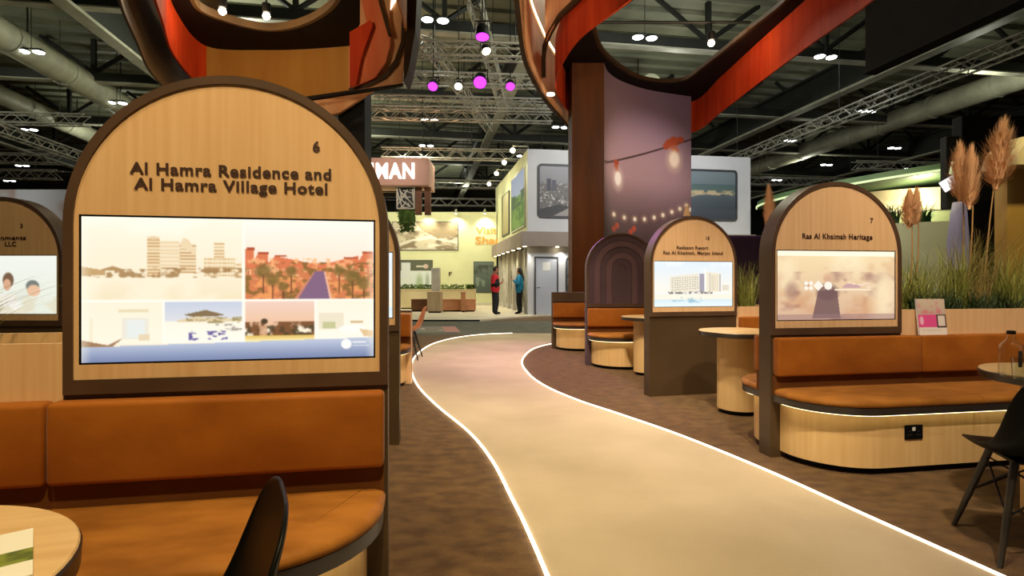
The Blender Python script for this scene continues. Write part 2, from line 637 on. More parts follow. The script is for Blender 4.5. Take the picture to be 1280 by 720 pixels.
def hall(v, u, z=0.0):
    return (v * 0.987 - u * 0.162, v * 0.162 + u * 0.987, z)


HM = Matrix.Rotation(HA, 4, 'Z')

mb = MB()
mb.box(-60, 60, -12, 75, -0.05, 0.0)
tag(mb.build('floor', 'carpet'), 'dark brown carpet of the stand floor', 'floor', kind='structure')

LEFT_EDGE = [gp(x, y) for x, y in [(720, 860), (702, 775), (683, 720), (655, 655), (640, 625), (615, 577), (586, 541), (545, 507), (521, 481), (514, 460), (520, 445), (537, 432), (560, 424.5), (585, 420.2), (612, 417.8), (640, 416.8)]]
RIGHT_EDGE = [gp(x, y) for x, y in [(1600, 880), (1400, 789), (1245, 719), (1085, 647), (960, 590), (850, 545), (770, 517), (725, 502), (685, 485), (662, 469), (652.5, 452), (665, 437.5), (688, 430.5), (720, 426)]]
LE = catmull([(-0.05 + LEFT_EDGE[0][0], 0.6)] + LEFT_EDGE, False, 6)
RE = catmull([(RIGHT_EDGE[0][0] - 0.1, 0.9)] + RIGHT_EDGE, False, 6)


def triangulated(name, outline, z0, z1, m):
    mb = MB()
    mb.prism(outline, z0, z1)
    o = mb.build(name, m)
    return o


far_right = [gp(790, 424), gp(800, 417.5)]
outline = LE + far_right[::-1] + RE[::-1]
path = triangulated('walkway_carpet', outline, 0.0, 0.006, 'path_carpet')
tag(path, 'winding beige carpet walkway between two glowing light lines', 'walkway', kind='structure')


def led_line(name, pts, label):
    t = MB()
    for a in range(len(pts) - 1):
        pass
    L = offset2(pts, 0.008, False)
    R = offset2(pts, -0.008, False)
    n = len(pts)
    vs = [(x, y, 0.006) for x, y in L] + [(x, y, 0.006) for x, y in R] + [(x, y, 0.012) for x, y in L] + [(x, y, 0.012) for x, y in R]
    fs = []
    for i in range(n - 1):
        fs += [(2 * n + i, 3 * n + i, 3 * n + i + 1, 2 * n + i + 1), (i, 2 * n + i, 2 * n + i + 1, i + 1), (n + i, n + i + 1, 3 * n + i + 1, 3 * n + i)]
    t.add(vs, fs)
    return tag(t.build(name, 'led_path'), label, 'light strip', 'floor light lines')


led_line('floor_light_strip', LE, 'thin warm white floor light line along the left edge of walkway')
led_line('floor_light_strip', RE, 'thin warm white floor light line along the right edge of walkway')

mb = MB()
ax = [gp(440, 417.5), gp(1000, 416), (30, 12.9), (30, 60), (-30, 60), (-30, 12.9)]
mb.prism([(-30, 12.6), (30, 12.6), (30, 16.9), (-30, 16.9)], 0.0, 0.004)
tag(mb.build('aisle_carpet', 'aisle_carpet'), 'grey green carpet of the aisle behind the walkway', 'floor', kind='structure')

# roof: deck, purlins, girders
mb = MB()
mb.box(-62, 62, -12, 75, 11.0, 11.1, HM)
roof = tag(mb.build('ceiling', 'deck'), 'grey green metal roof deck of the hall', 'ceiling', kind='structure')
proto = MB().box(-45, 48, -0.06, 0.06, 10.86, 11.0, HM).build('roof_rib', 'deck', roof)
for k in range(2, 58):
    o = proto if k == 2 else proto.copy()
    if k > 2:
        col.objects.link(o)
    o.location = hall(0, k * 1.0)
    o.parent = roof

mb = MB()
mb.box(-62, 62, 66, 66.3, 0, 11, HM)
tag(mb.build('wall_back', 'hall_wall'), 'dark far wall of the hall', 'wall', kind='structure')
mb = MB()
mb.box(-46, -45.7, -12, 66, 0, 11, HM)
tag(mb.build('wall_left', 'hall_wall'), 'dark left wall of the hall', 'wall', kind='structure')
mb = MB()
mb.box(52, 52.3, -12, 66, 0, 11, HM)
tag(mb.build('wall_right', 'hall_wall'), 'dark right wall of the hall', 'wall', kind='structure')

GIRD = [(-23.5, 'far left'), (-9.9, 'left'), (3.7, 'centre'), (17.3, 'right'), (30.9, 'far right')]
for v, w in GIRD:
    t = thing('roof_girder', 'long pale flanged steel roof girder running %s' % {
        'far left': 'over the leftmost ceiling bay', 'left': 'above the left arch ring', 'centre': 'above the middle of the hall',
        'right': 'to the upper right corner', 'far right': 'over the far right stands'}[w], 'girder', hall(v, 0, 0), HA, 'roof girders')
    t['kind'] = 'structure'
    MB().box(-0.22, 0.22, 2, 65, 9.0, 9.1).build('flange', 'steel_light', t)
    MB().box(-0.04, 0.04, 2, 65, 9.1, 10.2).build('web', 'steel_dark', t)
    MB().box(-0.22, 0.22, 2, 65, 10.2, 10.3).build('flange', 'steel_dark', t)

CROSS = [(11.6, 'nearest'), (18.0, 'second'), (24.7, 'third'), (31.3, 'fourth'), (38.0, 'fifth'), (45.0, 'farthest')]
for u, w in CROSS:
    t = thing('roof_truss', 'dark steel cross truss with slanting struts, %s from the viewer' % w, 'truss', hall(0, u, 0), HA, 'roof cross trusses')
    t['kind'] = 'structure'
    MB().box(-42, 46, -0.14, 0.14, 9.15, 9.5).build('chord', 'steel_dark', t)
    MB().box(-42, 46, -0.17, 0.17, 9.1, 9.15).build('flange', 'steel_light', t)
    st = MB()
    x = -40.0
    while x < 44:
        st.box(x - 0.08, x + 0.08, -0.08, 0.08, 9.5, 10.86)
        for s in (-1, 1):
            st.tube([(x, 0, 9.5), (x + s * 1.9, 0, 10.86)], 0.09, 5)
        x += 4.53
    tag(st.build('strut', 'steel_dark', t), kind='stuff')


def duct(v, u0, u1, z, r, label):
    t = thing('ventilation_duct', label, 'duct', hall(v, u0, z), HA, 'ventilation ducts')
    mb = MB()
    mb.tube([(0, 0, 0), (0, u1 - u0, 0)], r, 14)
    mb.build('pipe', 'duct', t, True)
    b = MB()
    y = 0.5
    while y < u1 - u0:
        b.tube([(0, y - 0.06, 0), (0, y + 0.06, 0)], r * 1.06, 14)
        y += 3.0
    tag(b.build('joint_ring', 'steel_light', t, True), kind='stuff')
    h = MB()
    y = 1.5
    while y < u1 - u0:
        h.tube([(0, y, 0), (0, y, 11.0 - z)], 0.03, 5)
        y += 6.0
    tag(h.build('hanger', 'steel_dark', t), kind='stuff')
    return t


duct(-13.2, 8, 62, 9.1, 0.5, 'thick pale round air duct nearest the left arch ring')
duct(-18.2, 8, 62, 9.4, 0.42, 'pale round air duct beyond the thick one at the left')
duct(23.5, 10, 62, 9.3, 0.5, 'pale round air duct along the right roof bay')
duct(9.5, 22, 62, 9.4, 0.45, 'pale air duct above the grey two storey stand')

# deep plates of the roof above the right side, and a dark hung fascia
t = thing('hanging_fascia', 'large dark brown fascia hung above the right side of the stand', 'fascia', hall(0, 0, 0), HA)
MB().box(12.15, 12.45, 3.0, 13.7, 7.0, 10.9).build('board', 'soffit_black', t)
MB().box(12.1, 12.5, 3.0, 13.74, 6.94, 7.0).build('edge', 'soffit_black', t)

# high-bay lamps: twin ovals
BAYS = [(39, 64.5, 'on the thick left duct, nearer'), (146, 128.5, 'on the thick left duct, farther'), (36, 162, 'left, below the dark cross truss'),
        (28, 207, 'far left above the photo wall'), (12, 226, 'at the far left, lowest'), (806, 47, 'inside the opening of the right ring'),
        (1032, 71, 'just right of the orange ring lining'), (989, 176, 'left of the pale girder, above panel 7'), (922, 199, 'at the corner of the grey stand'),
        (1033, 206, 'directly above the arch of panel 7'), (971, 225, 'low left of the arch of panel 7'), (1084, 139, 'between two struts at right'),
        (544, 25, 'top centre right of the left ring'), (537, 150, 'centre, under the purple lamps'), (533, 182, 'centre, just above the lit sign'),
        (1118, 185, 'right of the arch of panel 7, upper'), (1136, 211, 'right of the arch of panel 7, lower'), (103, 220, 'left beside the arch of panel 6'),
        (700, 159, 'above the grey stand left of column'), (654, 195, 'above the corner of the grey stand')]
for i, (px, py, wh) in enumerate(BAYS):
    Y = 7.55 * F / (HZ - py)
    x, y, z = at(px, py, Y)
    t = thing('high_bay_lamp', 'small white twin roof lamp ' + wh, 'lamp', (x, y, z), HA, 'twin lamps under the hall roof')
    for s in (-1, 1):
        h = MB()
        h.lathe([(0.05, 0.10), (0.12, 0.09), (0.17, 0.03), (0.20, 0.0)], 12, s * 0.22, 0).build('housing', 'steel_dark', t, True)
        MB().lathe([(0.15, -0.03), (0.17, -0.005), (0.16, 0.0)], 12, s * 0.22, 0).build('lens', 'highbay', t, True)
    MB().box(-0.26, 0.26, -0.02, 0.02, 0.09, 0.12).build('bar', 'steel_dark', t)
    MB().tube([(0, 0, 0.1), (0, 0, 11.0 - z)], 0.012, 5).build('hanger', 'steel_dark', t)
# light of the high bays from points added apart from the fixtures
for v, u in [(-16, 20), (-6, 21), (10, 21), (21, 18), (-16, 33), (-4, 30), (10, 34), (24, 32), (3, 46), (-20, 48), (26, 48), (4, 12)]:
    x, y, z = hall(v, u, 8.3)
    lamp('high_bay_light', 'POINT', (x, y, z), 120 if v > 9 else (420 if -8 < v < 5 else 200), (0.98, 1.0, 0.80), None, 0.35)


# ------------------------------------------------------------------ aluminium lattice trusses and show lights
def lattice_truss(label, p0, p1, s=0.3, hang=None, bays=None):
    a, b = Vector(p0), Vector(p1)
    L = (b - a).length
    rz = math.atan2(b.y - a.y, b.x - a.x)
    t = thing('lattice_truss', label, 'truss', p0, rz, 'aluminium lattice trusses')
    for yy, zz in ((-s / 2, 0), (s / 2, 0), (-s / 2, s), (s / 2, s)):
        MB().tube([(0, yy, zz), (L, yy, zz)], 0.03, 6).build('chord', 'aluminium', t)
    br = MB()
    n = bays or max(2, int(L / s / 1.1))
    for i in range(n):
        x0, x1 = L * i / n, L * (i + 1) / n
        up = i % 2
        for yy in (-s / 2, s / 2):
            br.tube([(x0, yy, s * up), (x1, yy, s * (1 - up))], 0.016, 4)
        br.tube([(x0, -s / 2, s), (x1, s / 2, s)] if up else [(x0, s / 2, s), (x1, -s / 2, s)], 0.014, 4)
        br.tube([(x0, -s / 2, 0), (x1, s / 2, 0)] if up else [(x0, s / 2, 0), (x1, -s / 2, 0)], 0.014, 4)
    tag(br.build('brace', 'aluminium', t), kind='stuff')
    h = MB()
    for k in (0.1, 0.5, 0.9):
        h.tube([(L * k, 0, s), (L * k, 0, 11.0 - a.z)], 0.012, 4)
    tag(h.build('hanger_wire', 'steel_dark', t), kind='stuff')
    return t


def htr(px0, py, px1, z, label, s=0.3):
    """truss across the hall whose lower edge shows at row py"""
    Y = (z - CH) * F / (HZ - py)
    X0 = (px0 - 640) / F * Y
    X1 = (px1 - 640) / F * Y
    k = 0.162 / 0.987
    return lattice_truss(label, (X0, Y + (X0) * k * 0.5, z), (X1, Y + X1 * k * 0.5, z), s)


htr(486, 74, 662, 6.9, 'lattice truss just above the purple lamps, nearest one', 0.34)
htr(480, 108, 700, 6.9, 'lattice truss carrying the purple show lamps', 0.3)
htr(470, 137, 690, 7.0, 'lattice truss next behind the purple lamps', 0.34)
htr(465, 152, 690, 7.2, 'lattice truss low behind the purple lamps', 0.34)
htr(480, 200, 700, 6.4, 'lattice truss above the lit sign', 0.4)
htr(530, 236, 640, 6.2, 'lattice truss above the pale green stand, upper', 0.4)
htr(520, 258, 640, 5.6, 'lattice truss above the pale green stand, lower', 0.4)
htr(1090, 204, 1420, 6.5, 'lattice truss above the right curved balcony', 0.36)
htr(930, 226, 1240, 6.4, 'lattice truss between the roof lamps at right', 0.36)
htr(-160, 168, 140, 7.0, 'lattice truss at the left edge under the ducts', 0.36)
htr(-160, 214, 110, 6.4, 'lattice truss low at the left edge', 0.4)
htr(-160, 232, 110, 6.0, 'lowest lattice truss above the left photo wall', 0.4)
# trusses running along the hall
lattice_truss('lattice truss running away above the red dressed person', (-2.4, 15.5, 7.75), (-1.0, 24.5, 7.75), 0.3)
lattice_truss('lattice truss running away left of the walkway', (-0.9, 13.2, 7.75), (-0.3, 22.0, 7.75), 0.3)
lattice_truss('lattice truss running away over the right stands', (12.2, 11.0, 6.6), (10.0, 27.0, 6.6), 0.36)
lattice_truss('lattice truss running away above the left photo wall', (-17.0, 12.0, 6.4), (-19.0, 27.0, 6.4), 0.36)


def show_lamp(px, py, Y, m, label, size=0.16, aim=(0, -0.7, -0.7), up=None, grp='show lamps on the trusses'):
    x, y, z = at(px, py, Y)
    up = 11.0 - z
    t = thing('show_lamp', label, 'stage lamp', (x, y, z), 0, grp)
    d = Vector(aim).normalized()
    M = d.to_track_quat('Z', 'Y').to_matrix().to_4x4()
    b = MB()
    rings = []
    for r, h in ((size * 0.55, -size * 2.0), (size * 0.9, -size * 1.6), (size * 1.0, -size * 0.3), (size * 1.08, 0.0)):
        rings.append([tuple(M @ Vector((r * math.cos(2 * math.pi * k / 14), r * math.sin(2 * math.pi * k / 14), h))) for k in range(14)])
    b.loft(rings)
    b.build('housing', 'black', t, True)
    MB().add([tuple(M @ Vector((size * math.cos(2 * math.pi * k / 14), size * math.sin(2 * math.pi * k / 14), 0.006))) for k in range(14)], [list(range(14))]).build('lens', m, t)
    y0 = MB()
    c = M @ Vector((0, 0, -size))
    y0.tube([(c.x - size * 1.15, c.y, c.z), (c.x - size * 1.15, c.y, c.z + size * 1.5), (c.x + size * 1.15, c.y, c.z + size * 1.5), (c.x + size * 1.15, c.y, c.z)], size * 0.12, 6)
    y0.tube([(c.x, c.y, c.z + size * 1.5), (c.x, c.y, up)], size * 0.12, 6)
    y0.build('yoke', 'black', t)
    return t


show_lamp(600, 103, 14.8, 'lens_purple', 'purple show lamp in the middle of the truss', 0.17)
show_lamp(541, 108, 15.2, 'lens_purple', 'purple show lamp nearest the left arch ring', 0.13)
show_lamp(638, 108, 15.2, 'lens_purple', 'small purple show lamp right of the other two on the truss', 0.12)
show_lamp(603, 46, 12.6, 'lens_purple', 'purple show lamp pointing down high above the others', 0.15, (0, -0.25, -1))
show_lamp(573, 108, 15.0, 'lens_warm', 'warm starry show lamp between two purple ones', 0.10)
show_lamp(608, 64, 13.3, 'lens_warm', 'warm white show lamp below the highest purple one', 0.10, (0.3, -0.5, -0.8))
lamp('purple_wash', 'SPOT', at(600, 103, 14.5), 800, (0.75, 0.25, 1.0), (0.4, 9.0, 0), 0.15, 34, 0.9)
lamp('purple_wash', 'SPOT', at(541, 108, 14.8), 520, (0.75, 0.25, 1.0), (1.6, 7.4, 0.3), 0.15, 34, 0.9)
lamp('purple_wash', 'SPOT', at(638, 108, 14.8), 500, (0.75, 0.25, 1.0), (-0.8, 5.2, 0.0), 0.15, 34, 0.9)


# ------------------------------------------------------------------ pictures shown on the booth displays
def img_hotel():
    im = Img(366, 184, (244, 232, 208))
    X0, X1 = 0.0, 1.0
    fx = lambda x: (x - 30) / 1215.0
    fy = lambda y: (y - 38) / 607.0
    # top left: towers behind a beach
    im.grad(0, 0, fx(672), fy(290), (250, 242, 222), (244, 230, 202))
    im.noise(0, 0, fx(672), fy(250), (255, 250, 236), 4, 3, 3, 0.45, 0.7, 0.7)

    def tower(x0, x1, y0, y1, body, line, step=14):
        im.rect(fx(x0), fy(y0), fx(x1), fy(y1), body)
        y = y0 + 4
        while y < y1:
            im.rect(fx(x0), fy(y), fx(x1), fy(y + step * 0.42), line)
            y += step
    tower(335, 415, 135, 275, (240, 222, 188), (228, 202, 160), 16)
    tower(285, 335, 125, 285, (236, 214, 174), (196, 152, 100))
    im.ell(fx(310), fy(124), 0.02, 0.012, (226, 200, 160))
    tower(415, 482, 150, 272, (238, 218, 180), (192, 148, 98))
    im.poly([(fx(415), fy(152)), (fx(430), fy(122)), (fx(450), fy(128)), (fx(482), fy(180)), (fx(482), fy(200))], (232, 208, 168))
    tower(510, 640, 205, 285, (240, 222, 186), (210, 172, 120), 17)
    tower(640, 672, 228, 290, (240, 222, 186), (210, 172, 120), 17)
    tower(555, 597, 140, 210, (240, 222, 186), (206, 166, 114))
    for x in range(512, 672, 12):
        im.rect(fx(x), fy(205), fx(x + 3), fy(290), (242, 226, 192))
    im.poly([(fx(350), fy(292)), (fx(400), fy(270)), (fx(500), fy(276)), (fx(480), fy(296))], (246, 234, 206))
    im.noise(0, fy(250), fx(672), fy(296), (150, 108, 62), 46, 30, 5, 0.46, 0.6, 0.85)
    im.rect(0, fy(220), fx(285), fy(256), (246, 234, 208))
    im.poly([(fx(100), fy(260)), (fx(150), fy(243)), (fx(205), fy(262))], (170, 132, 84))
    im.poly([(fx(30), fy(246)), (fx(120), fy(262)), (fx(120), fy(282)), (fx(30), fy(284))], (190, 152, 100))
    im.grad(0, fy(292), fx(672), fy(388), (244, 232, 204), (238, 222, 186))
    im.noise(0, fy(296), fx(672), fy(388), (250, 240, 216), 10, 8, 9, 0.4, 0.7, 0.7)
    # top right: villa street at dusk
    a, b = fx(684), 1.0
    im.grad(a, 0, b, fy(230), (252, 246, 236), (250, 226, 206))
    im.rect(a, fy(225), b, fy(388), (206, 112, 66))
    im.poly([(a, fy(165)), (fx(720), fy(170)), (fx(722), fy(215)), (fx(740), fy(182)), (fx(780), fy(182)), (fx(782), fy(226)), (fx(810), fy(196)), (fx(930), fy(220)), (fx(1000), fy(236)), (fx(1080), fy(216)), (fx(1175), fy(192)), (fx(1178), fy(214)), (fx(1200), fy(178)), (fx(1245), fy(176)), (b, fy(250)), (a, fy(250))], (216, 108, 66))
    for (x0, y0, x1, y1) in ((736, 178, 784, 190), (690, 160, 724, 172), (812, 192, 860, 200), (1192, 172, 1240, 182), (1110, 198, 1170, 206)):
        im.rect(fx(x0), fy(y0), fx(x1), fy(y1), (168, 66, 38))
    im.noise(a, fy(205), b, fy(300), (246, 176, 116), 60, 30, 21, 0.5, 0.62, 0.8)
    im.noise(a, fy(222), b, fy(388), (112, 82, 30), 44, 36, 22, 0.5, 0.6, 0.8)
    im.noise(a, fy(290), b, fy(388), (240, 150, 82), 40, 26, 25, 0.52, 0.64, 0.85)
    for x0 in list(range(690, 930, 30)) + list(range(1060, 1240, 28)):
        d = abs(x0 - 1003) / 320.0
        yb = 300 - 60 * (1 - d)
        im.rect(fx(x0), fy(yb - 46 * d), fx(x0 + 16 * d + 4), fy(yb - 20 * d), (246, 190, 134), 0.75)
        im.rect(fx(x0 + 3), fy(yb - 40 * d), fx(x0 + 6 * d + 4), fy(yb - 22 * d), (150, 62, 40), 0.7)
    for cx, cy, r in ((760, 262, 34), (800, 300, 30), (880, 262, 24), (1150, 286, 36), (1090, 260, 24), (1200, 320, 26), (845, 330, 22)):
        im.ell(fx(cx), fy(cy), r / 1215 * 1.0, r / 607 * 0.9, (108, 84, 34), 0.8, 0.6)
        im.rect(fx(cx - 3), fy(cy + 20), fx(cx + 4), fy(cy + 100), (92, 48, 26), 0.8)
    im.poly([(fx(985), fy(262)), (fx(1022), fy(262)), (fx(1050), fy(388)), (fx(905), fy(388))], (118, 84, 118))
    im.poly([(fx(1022), fy(262)), (fx(1030), fy(262)), (fx(1060), fy(388)), (fx(1048), fy(388))], (232, 170, 140))
    im.poly([(fx(985), fy(262)), (fx(978), fy(264)), (fx(890), fy(388)), (fx(907), fy(388))], (200, 120, 96))
    # lower row
    im.grad(0, fy(390), fx(346), fy(572), (246, 236, 212), (248, 240, 220))
    im.rect(fx(185), fy(460), fx(290), fy(552), (230, 226, 212))
    im.rect(fx(205), fy(470), fx(275), fy(545), (226, 232, 230))
    im.rect(fx(172), fy(424), fx(292), fy(438), (228, 212, 176))
    im.rect(fx(60), fy(460), fx(70), fy(560), (238, 226, 196))
    im.poly([(fx(30), fy(552)), (fx(130), fy(574)), (fx(190), fy(545)), (fx(140), fy(588)), (fx(30), fy(582))], (150, 110, 76))
    im.rect(fx(250), fy(530), fx(296), fy(558), (226, 206, 172))
    im.grad(fx(352), fy(392), fx(674), fy(500), (190, 200, 222), (222, 222, 224))
    im.grad(fx(352), fy(478), fx(674), fy(572), (246, 240, 222), (250, 246, 234))
    im.poly([(fx(430), fy(450)), (fx(520), fy(430)), (fx(600), fy(452)), (fx(560), fy(458)), (fx(470), fy(460))], (120, 96, 66))
    im.poly([(fx(405), fy(474)), (fx(480), fy(458)), (fx(672), fy(470)), (fx(672), fy(480)), (fx(405), fy(482))], (220, 200, 160))
    im.noise(fx(440), fy(462), fx(672), fy(486), (150, 132, 84), 60, 60, 31, 0.5, 0.6, 0.9)
    im.noise(fx(450), fy(520), fx(610), fy(562), (92, 84, 150), 60, 60, 33, 0.55, 0.62, 1)
    im.noise(fx(560), fy(490), fx(670), fy(520), (160, 150, 140), 50, 60, 34, 0.55, 0.64, 1)
    im.grad(fx(684), fy(392), fx(980), fy(500), (236, 202, 188), (232, 186, 150))
    im.noise(fx(684), fy(484), fx(980), fy(545), (112, 66, 36), 50, 20, 36, 0.3, 0.5, 1)
    im.noise(fx(684), fy(500), fx(980), fy(545), (66, 48, 26), 60, 40, 37, 0.5, 0.6, 0.9)
    im.ell(fx(765), fy(482), 0.012, 0.02, (60, 42, 26))
    im.rect(fx(745), fy(500), fx(778), fy(545), (206, 150, 110), 0.8)
    im.grad(fx(684), fy(545), fx(980), fy(572), (220, 180, 80), (250, 240, 190))
    im.grad(fx(988), fy(390), 1, fy(572), (248, 238, 216), (250, 244, 230))
    im.rect(fx(1000), fy(446), fx(1110), fy(520), (232, 222, 196))
    im.rect(fx(1018), fy(486), fx(1072), fy(516), (190, 190, 140))
    im.rect(fx(1140), fy(484), fx(1196), fy(494), (206, 174, 130))
    im.ell(fx(1150), fy(520), 0.05, 0.03, (254, 250, 240))
    im.poly([(fx(1180), fy(520)), (1, fy(530)), (1, fy(560)), (fx(1200), fy(552))], (222, 186, 140))
    im.rect(fx(670), 0, fx(685), fy(572), (252, 246, 234))
    im.rect(0, fy(386), 1, fy(393), (252, 246, 234))
    im.rect(fx(346), fy(390), fx(353), fy(572), (252, 246, 234))
    im.rect(fx(979), fy(390), fx(989), fy(572), (252, 246, 234))
    # blue band with round mark
    m = ((im.Y > fy(560) + (1 - im.X) * 0.035)).astype(float)
    t = np.clip((im.Y - 0.88) / 0.12, 0, 1)
    bandc = np.array((176, 188, 214))[None, None] * (1 - t[..., None]) + np.array((104, 120, 164))[None, None] * t[..., None]
    im.a = np.where(m[..., None] > 0, bandc, im.a)
    im.ell(fx(1122), fy(588), 0.019, 0.036, (250, 248, 244), 1, 0.15)
    im.rect(fx(1150), fy(578), fx(1210), fy(584), (236, 236, 240))
    im.rect(fx(1150), fy(592), fx(1225), fy(597), (224, 226, 236))
    im.a = im.a * 0.90 + np.array((252, 240, 214)) * 0.10  # cream veil painted over the picture for an over-exposed look
    # over-exposed edges of the light box
    e = np.minimum(np.minimum(im.X, 1 - im.X) * 1.9, np.minimum(im.Y * 1.0, 1))
    im.mask(np.clip(1 - e / 0.06, 0, 1), (252, 246, 230), 0.45)
    a = im.a
    p = np.pad(a, ((1, 1), (1, 1), (0, 0)), 'edge')
    im.a = (p[:-2, 1:-1] + p[2:, 1:-1] + p[1:-1, :-2] + p[1:-1, 2:] + 3 * a) / 7.0
    return im


def img_resort():
    im = Img(180, 92, (236, 242, 248))
    im.grad(0, 0, 1, 0.7, (222, 236, 246), (250, 242, 228))
    im.noise(0, 0, 1, 0.5, (246, 248, 250), 4, 3, 3, 0.45, 0.65, 0.6)
    im.poly([(0.2, 0.34), (0.56, 0.26), (0.58, 0.66), (0.2, 0.66)], (236, 228, 208))
    for r in range(6):
        for c in range(11):
            im.rect(0.22 + c * 0.032, 0.37 + r * 0.05 - c * 0.004, 0.238 + c * 0.032, 0.392 + r * 0.05 - c * 0.004, (186, 176, 160))
    im.rect(0.57, 0.27, 0.635, 0.66, (166, 160, 174))
    im.poly([(0.635, 0.2), (0.66, 0.19), (0.66, 0.68), (0.635, 0.68)], (250, 246, 236))
    im.poly([(0.66, 0.23), (0.85, 0.26), (0.85, 0.67), (0.66, 0.69)], (238, 228, 204))
    im.rect(0.83, 0.28, 0.845, 0.66, (186, 184, 190))
    im.rect(0.70, 0.26, 0.71, 0.66, (196, 188, 180))
    for c in range(4):
        im.rect(0.73 + c * 0.024, 0.3, 0.738 + c * 0.024, 0.64, (214, 202, 176))
    im.rect(0.87, 0.52, 0.95, 0.64, (226, 216, 196))
    im.noise(0.17, 0.66, 0.74, 0.72, (120, 112, 104), 40, 30, 8, 0.4, 0.6, 0.9)
    im.rect(0, 0.72, 1, 0.84, (246, 240, 222))
    im.grad(0, 0.84, 1, 1.0, (214, 232, 240), (234, 244, 244))
    im.noise(0.2, 0.8, 0.6, 0.92, (150, 190, 206), 20, 30, 12, 0.55, 0.66, 0.8)
    return im


def img_heritage():
    im = Img(240, 132, (240, 214, 168))
    im.grad(0, 0, 1, 1, (244, 220, 172), (214, 176, 146))
    im.noise(0, 0.05, 1, 1, (206, 150, 108), 5, 4, 15, 0.45, 0.7, 0.6)
    im.noise(0, 0.3, 1, 1, (150, 104, 96), 6, 5, 19, 0.52, 0.75, 0.7)
    im.ell(0.9, 0.7, 0.1, 0.35, (246, 226, 186), 0.8, 1.2)
    im.ell(0.08, 0.3, 0.07, 0.3, (246, 226, 186), 0.7, 1.2)
    im.ell(0.6, 0.15, 0.12, 0.2, (252, 236, 198), 0.7, 1.2)
    im.ell(0.12, 0.58, 0.05, 0.12, (150, 112, 100), 0.6, 1.0)
    im.poly([(0.34, 0.58), (0.5, 0.56), (0.53, 0.98), (0.29, 0.98)], (112, 84, 84), 0.85)
    im.ell(0.42, 0.6, 0.09, 0.12, (112, 84, 84), 0.75, 0.5)
    im.ell(0.42, 0.4, 0.04, 0.08, (216, 172, 140), 0.7, 0.6)
    im.rect(0, 0.92, 1, 1, (150, 116, 116), 0.5)
    im.rect(0, 0.0, 1, 0.07, (255, 246, 220))
    W = (250, 238, 224)
    for dx, dy in ((-0.02, -0.035), (0.02, -0.035), (-0.02, 0.035), (0.02, 0.035)):
        im.ell(0.26 + dx, 0.505 + dy, 0.017, 0.03, W, 1, 0.2)
    im.poly([(0.34, 0.43), (0.385, 0.505), (0.34, 0.58), (0.3, 0.505)], W)
    for k in range(8):
        im.ell(0.425 + 0.022 * math.cos(k * math.pi / 4), 0.505 + 0.04 * math.sin(k * math.pi / 4), 0.013, 0.022, W, 1, 0.2)
    im.ell(0.425, 0.505, 0.02, 0.036, W, 1, 0.2)
    im.poly([(0.545, 0.52), (0.58, 0.48), (0.63, 0.48), (0.7, 0.5), (0.7, 0.535), (0.545, 0.535)], (196, 156, 160), 0.9)
    im.poly([(0.55, 0.4), (0.585, 0.4), (0.58, 0.45), (0.56, 0.45)], (196, 160, 140), 0.9)
    for x0, x1, yy in ((0.60, 0.62, 0.45), (0.63, 0.66, 0.465), (0.68, 0.74, 0.48), (0.72, 0.78, 0.46), (0.75, 0.79, 0.51)):
        im.rect(x0, yy, x1, yy + 0.025, (240, 214, 190), 0.9)
    im.rect(0.48, 0.555, 0.79, 0.575, (248, 228, 204), 0.9)
    return im


def img_couple():
    im = Img(150, 80, (232, 236, 226))
    im.grad(0, 0, 1, 1, (236, 238, 230), (226, 230, 214))
    im.ell(0.56, 0.42, 0.05, 0.13, (120, 92, 70))
    im.ell(0.55, 0.5, 0.035, 0.1, (214, 168, 136))
    im.ell(0.78, 0.52, 0.06, 0.1, (120, 124, 120))
    im.ell(0.79, 0.6, 0.06, 0.1, (232, 190, 158))
    im.poly([(0.4, 1), (0.45, 0.66), (0.62, 0.66), (0.72, 1)], (240, 236, 226))
    im.noise(0, 0.7, 1, 1, (220, 210, 180), 8, 6, 4, 0.45, 0.6, 0.6)
    return im


# ------------------------------------------------------------------ arched booth panels
PW, PH, PT = 1.02, 1.895, 0.14


def arch(W, H, zb, inset=0.0, n=40):
    w = W / 2 - inset
    zs = H - W / 2
    pts = [(-w, zb), (w, zb)]
    for k in range(n + 1):
        a = math.pi * k / n
        pts.append((w * math.cos(a), zs + w * math.sin(a)))
    return pts


def fill_face(outer, holes, y):
    bm = bmesh.new()
    edges = []
    for loop in [outer] + holes:
        vs = [bm.verts.new((x, y, z)) for x, z in loop]
        for i in range(len(vs)):
            edges.append(bm.edges.new((vs[i], vs[(i + 1) % len(vs)])))
    bmesh.ops.triangle_fill(bm, use_beauty=True, use_dissolve=False, edges=edges)
    return bm


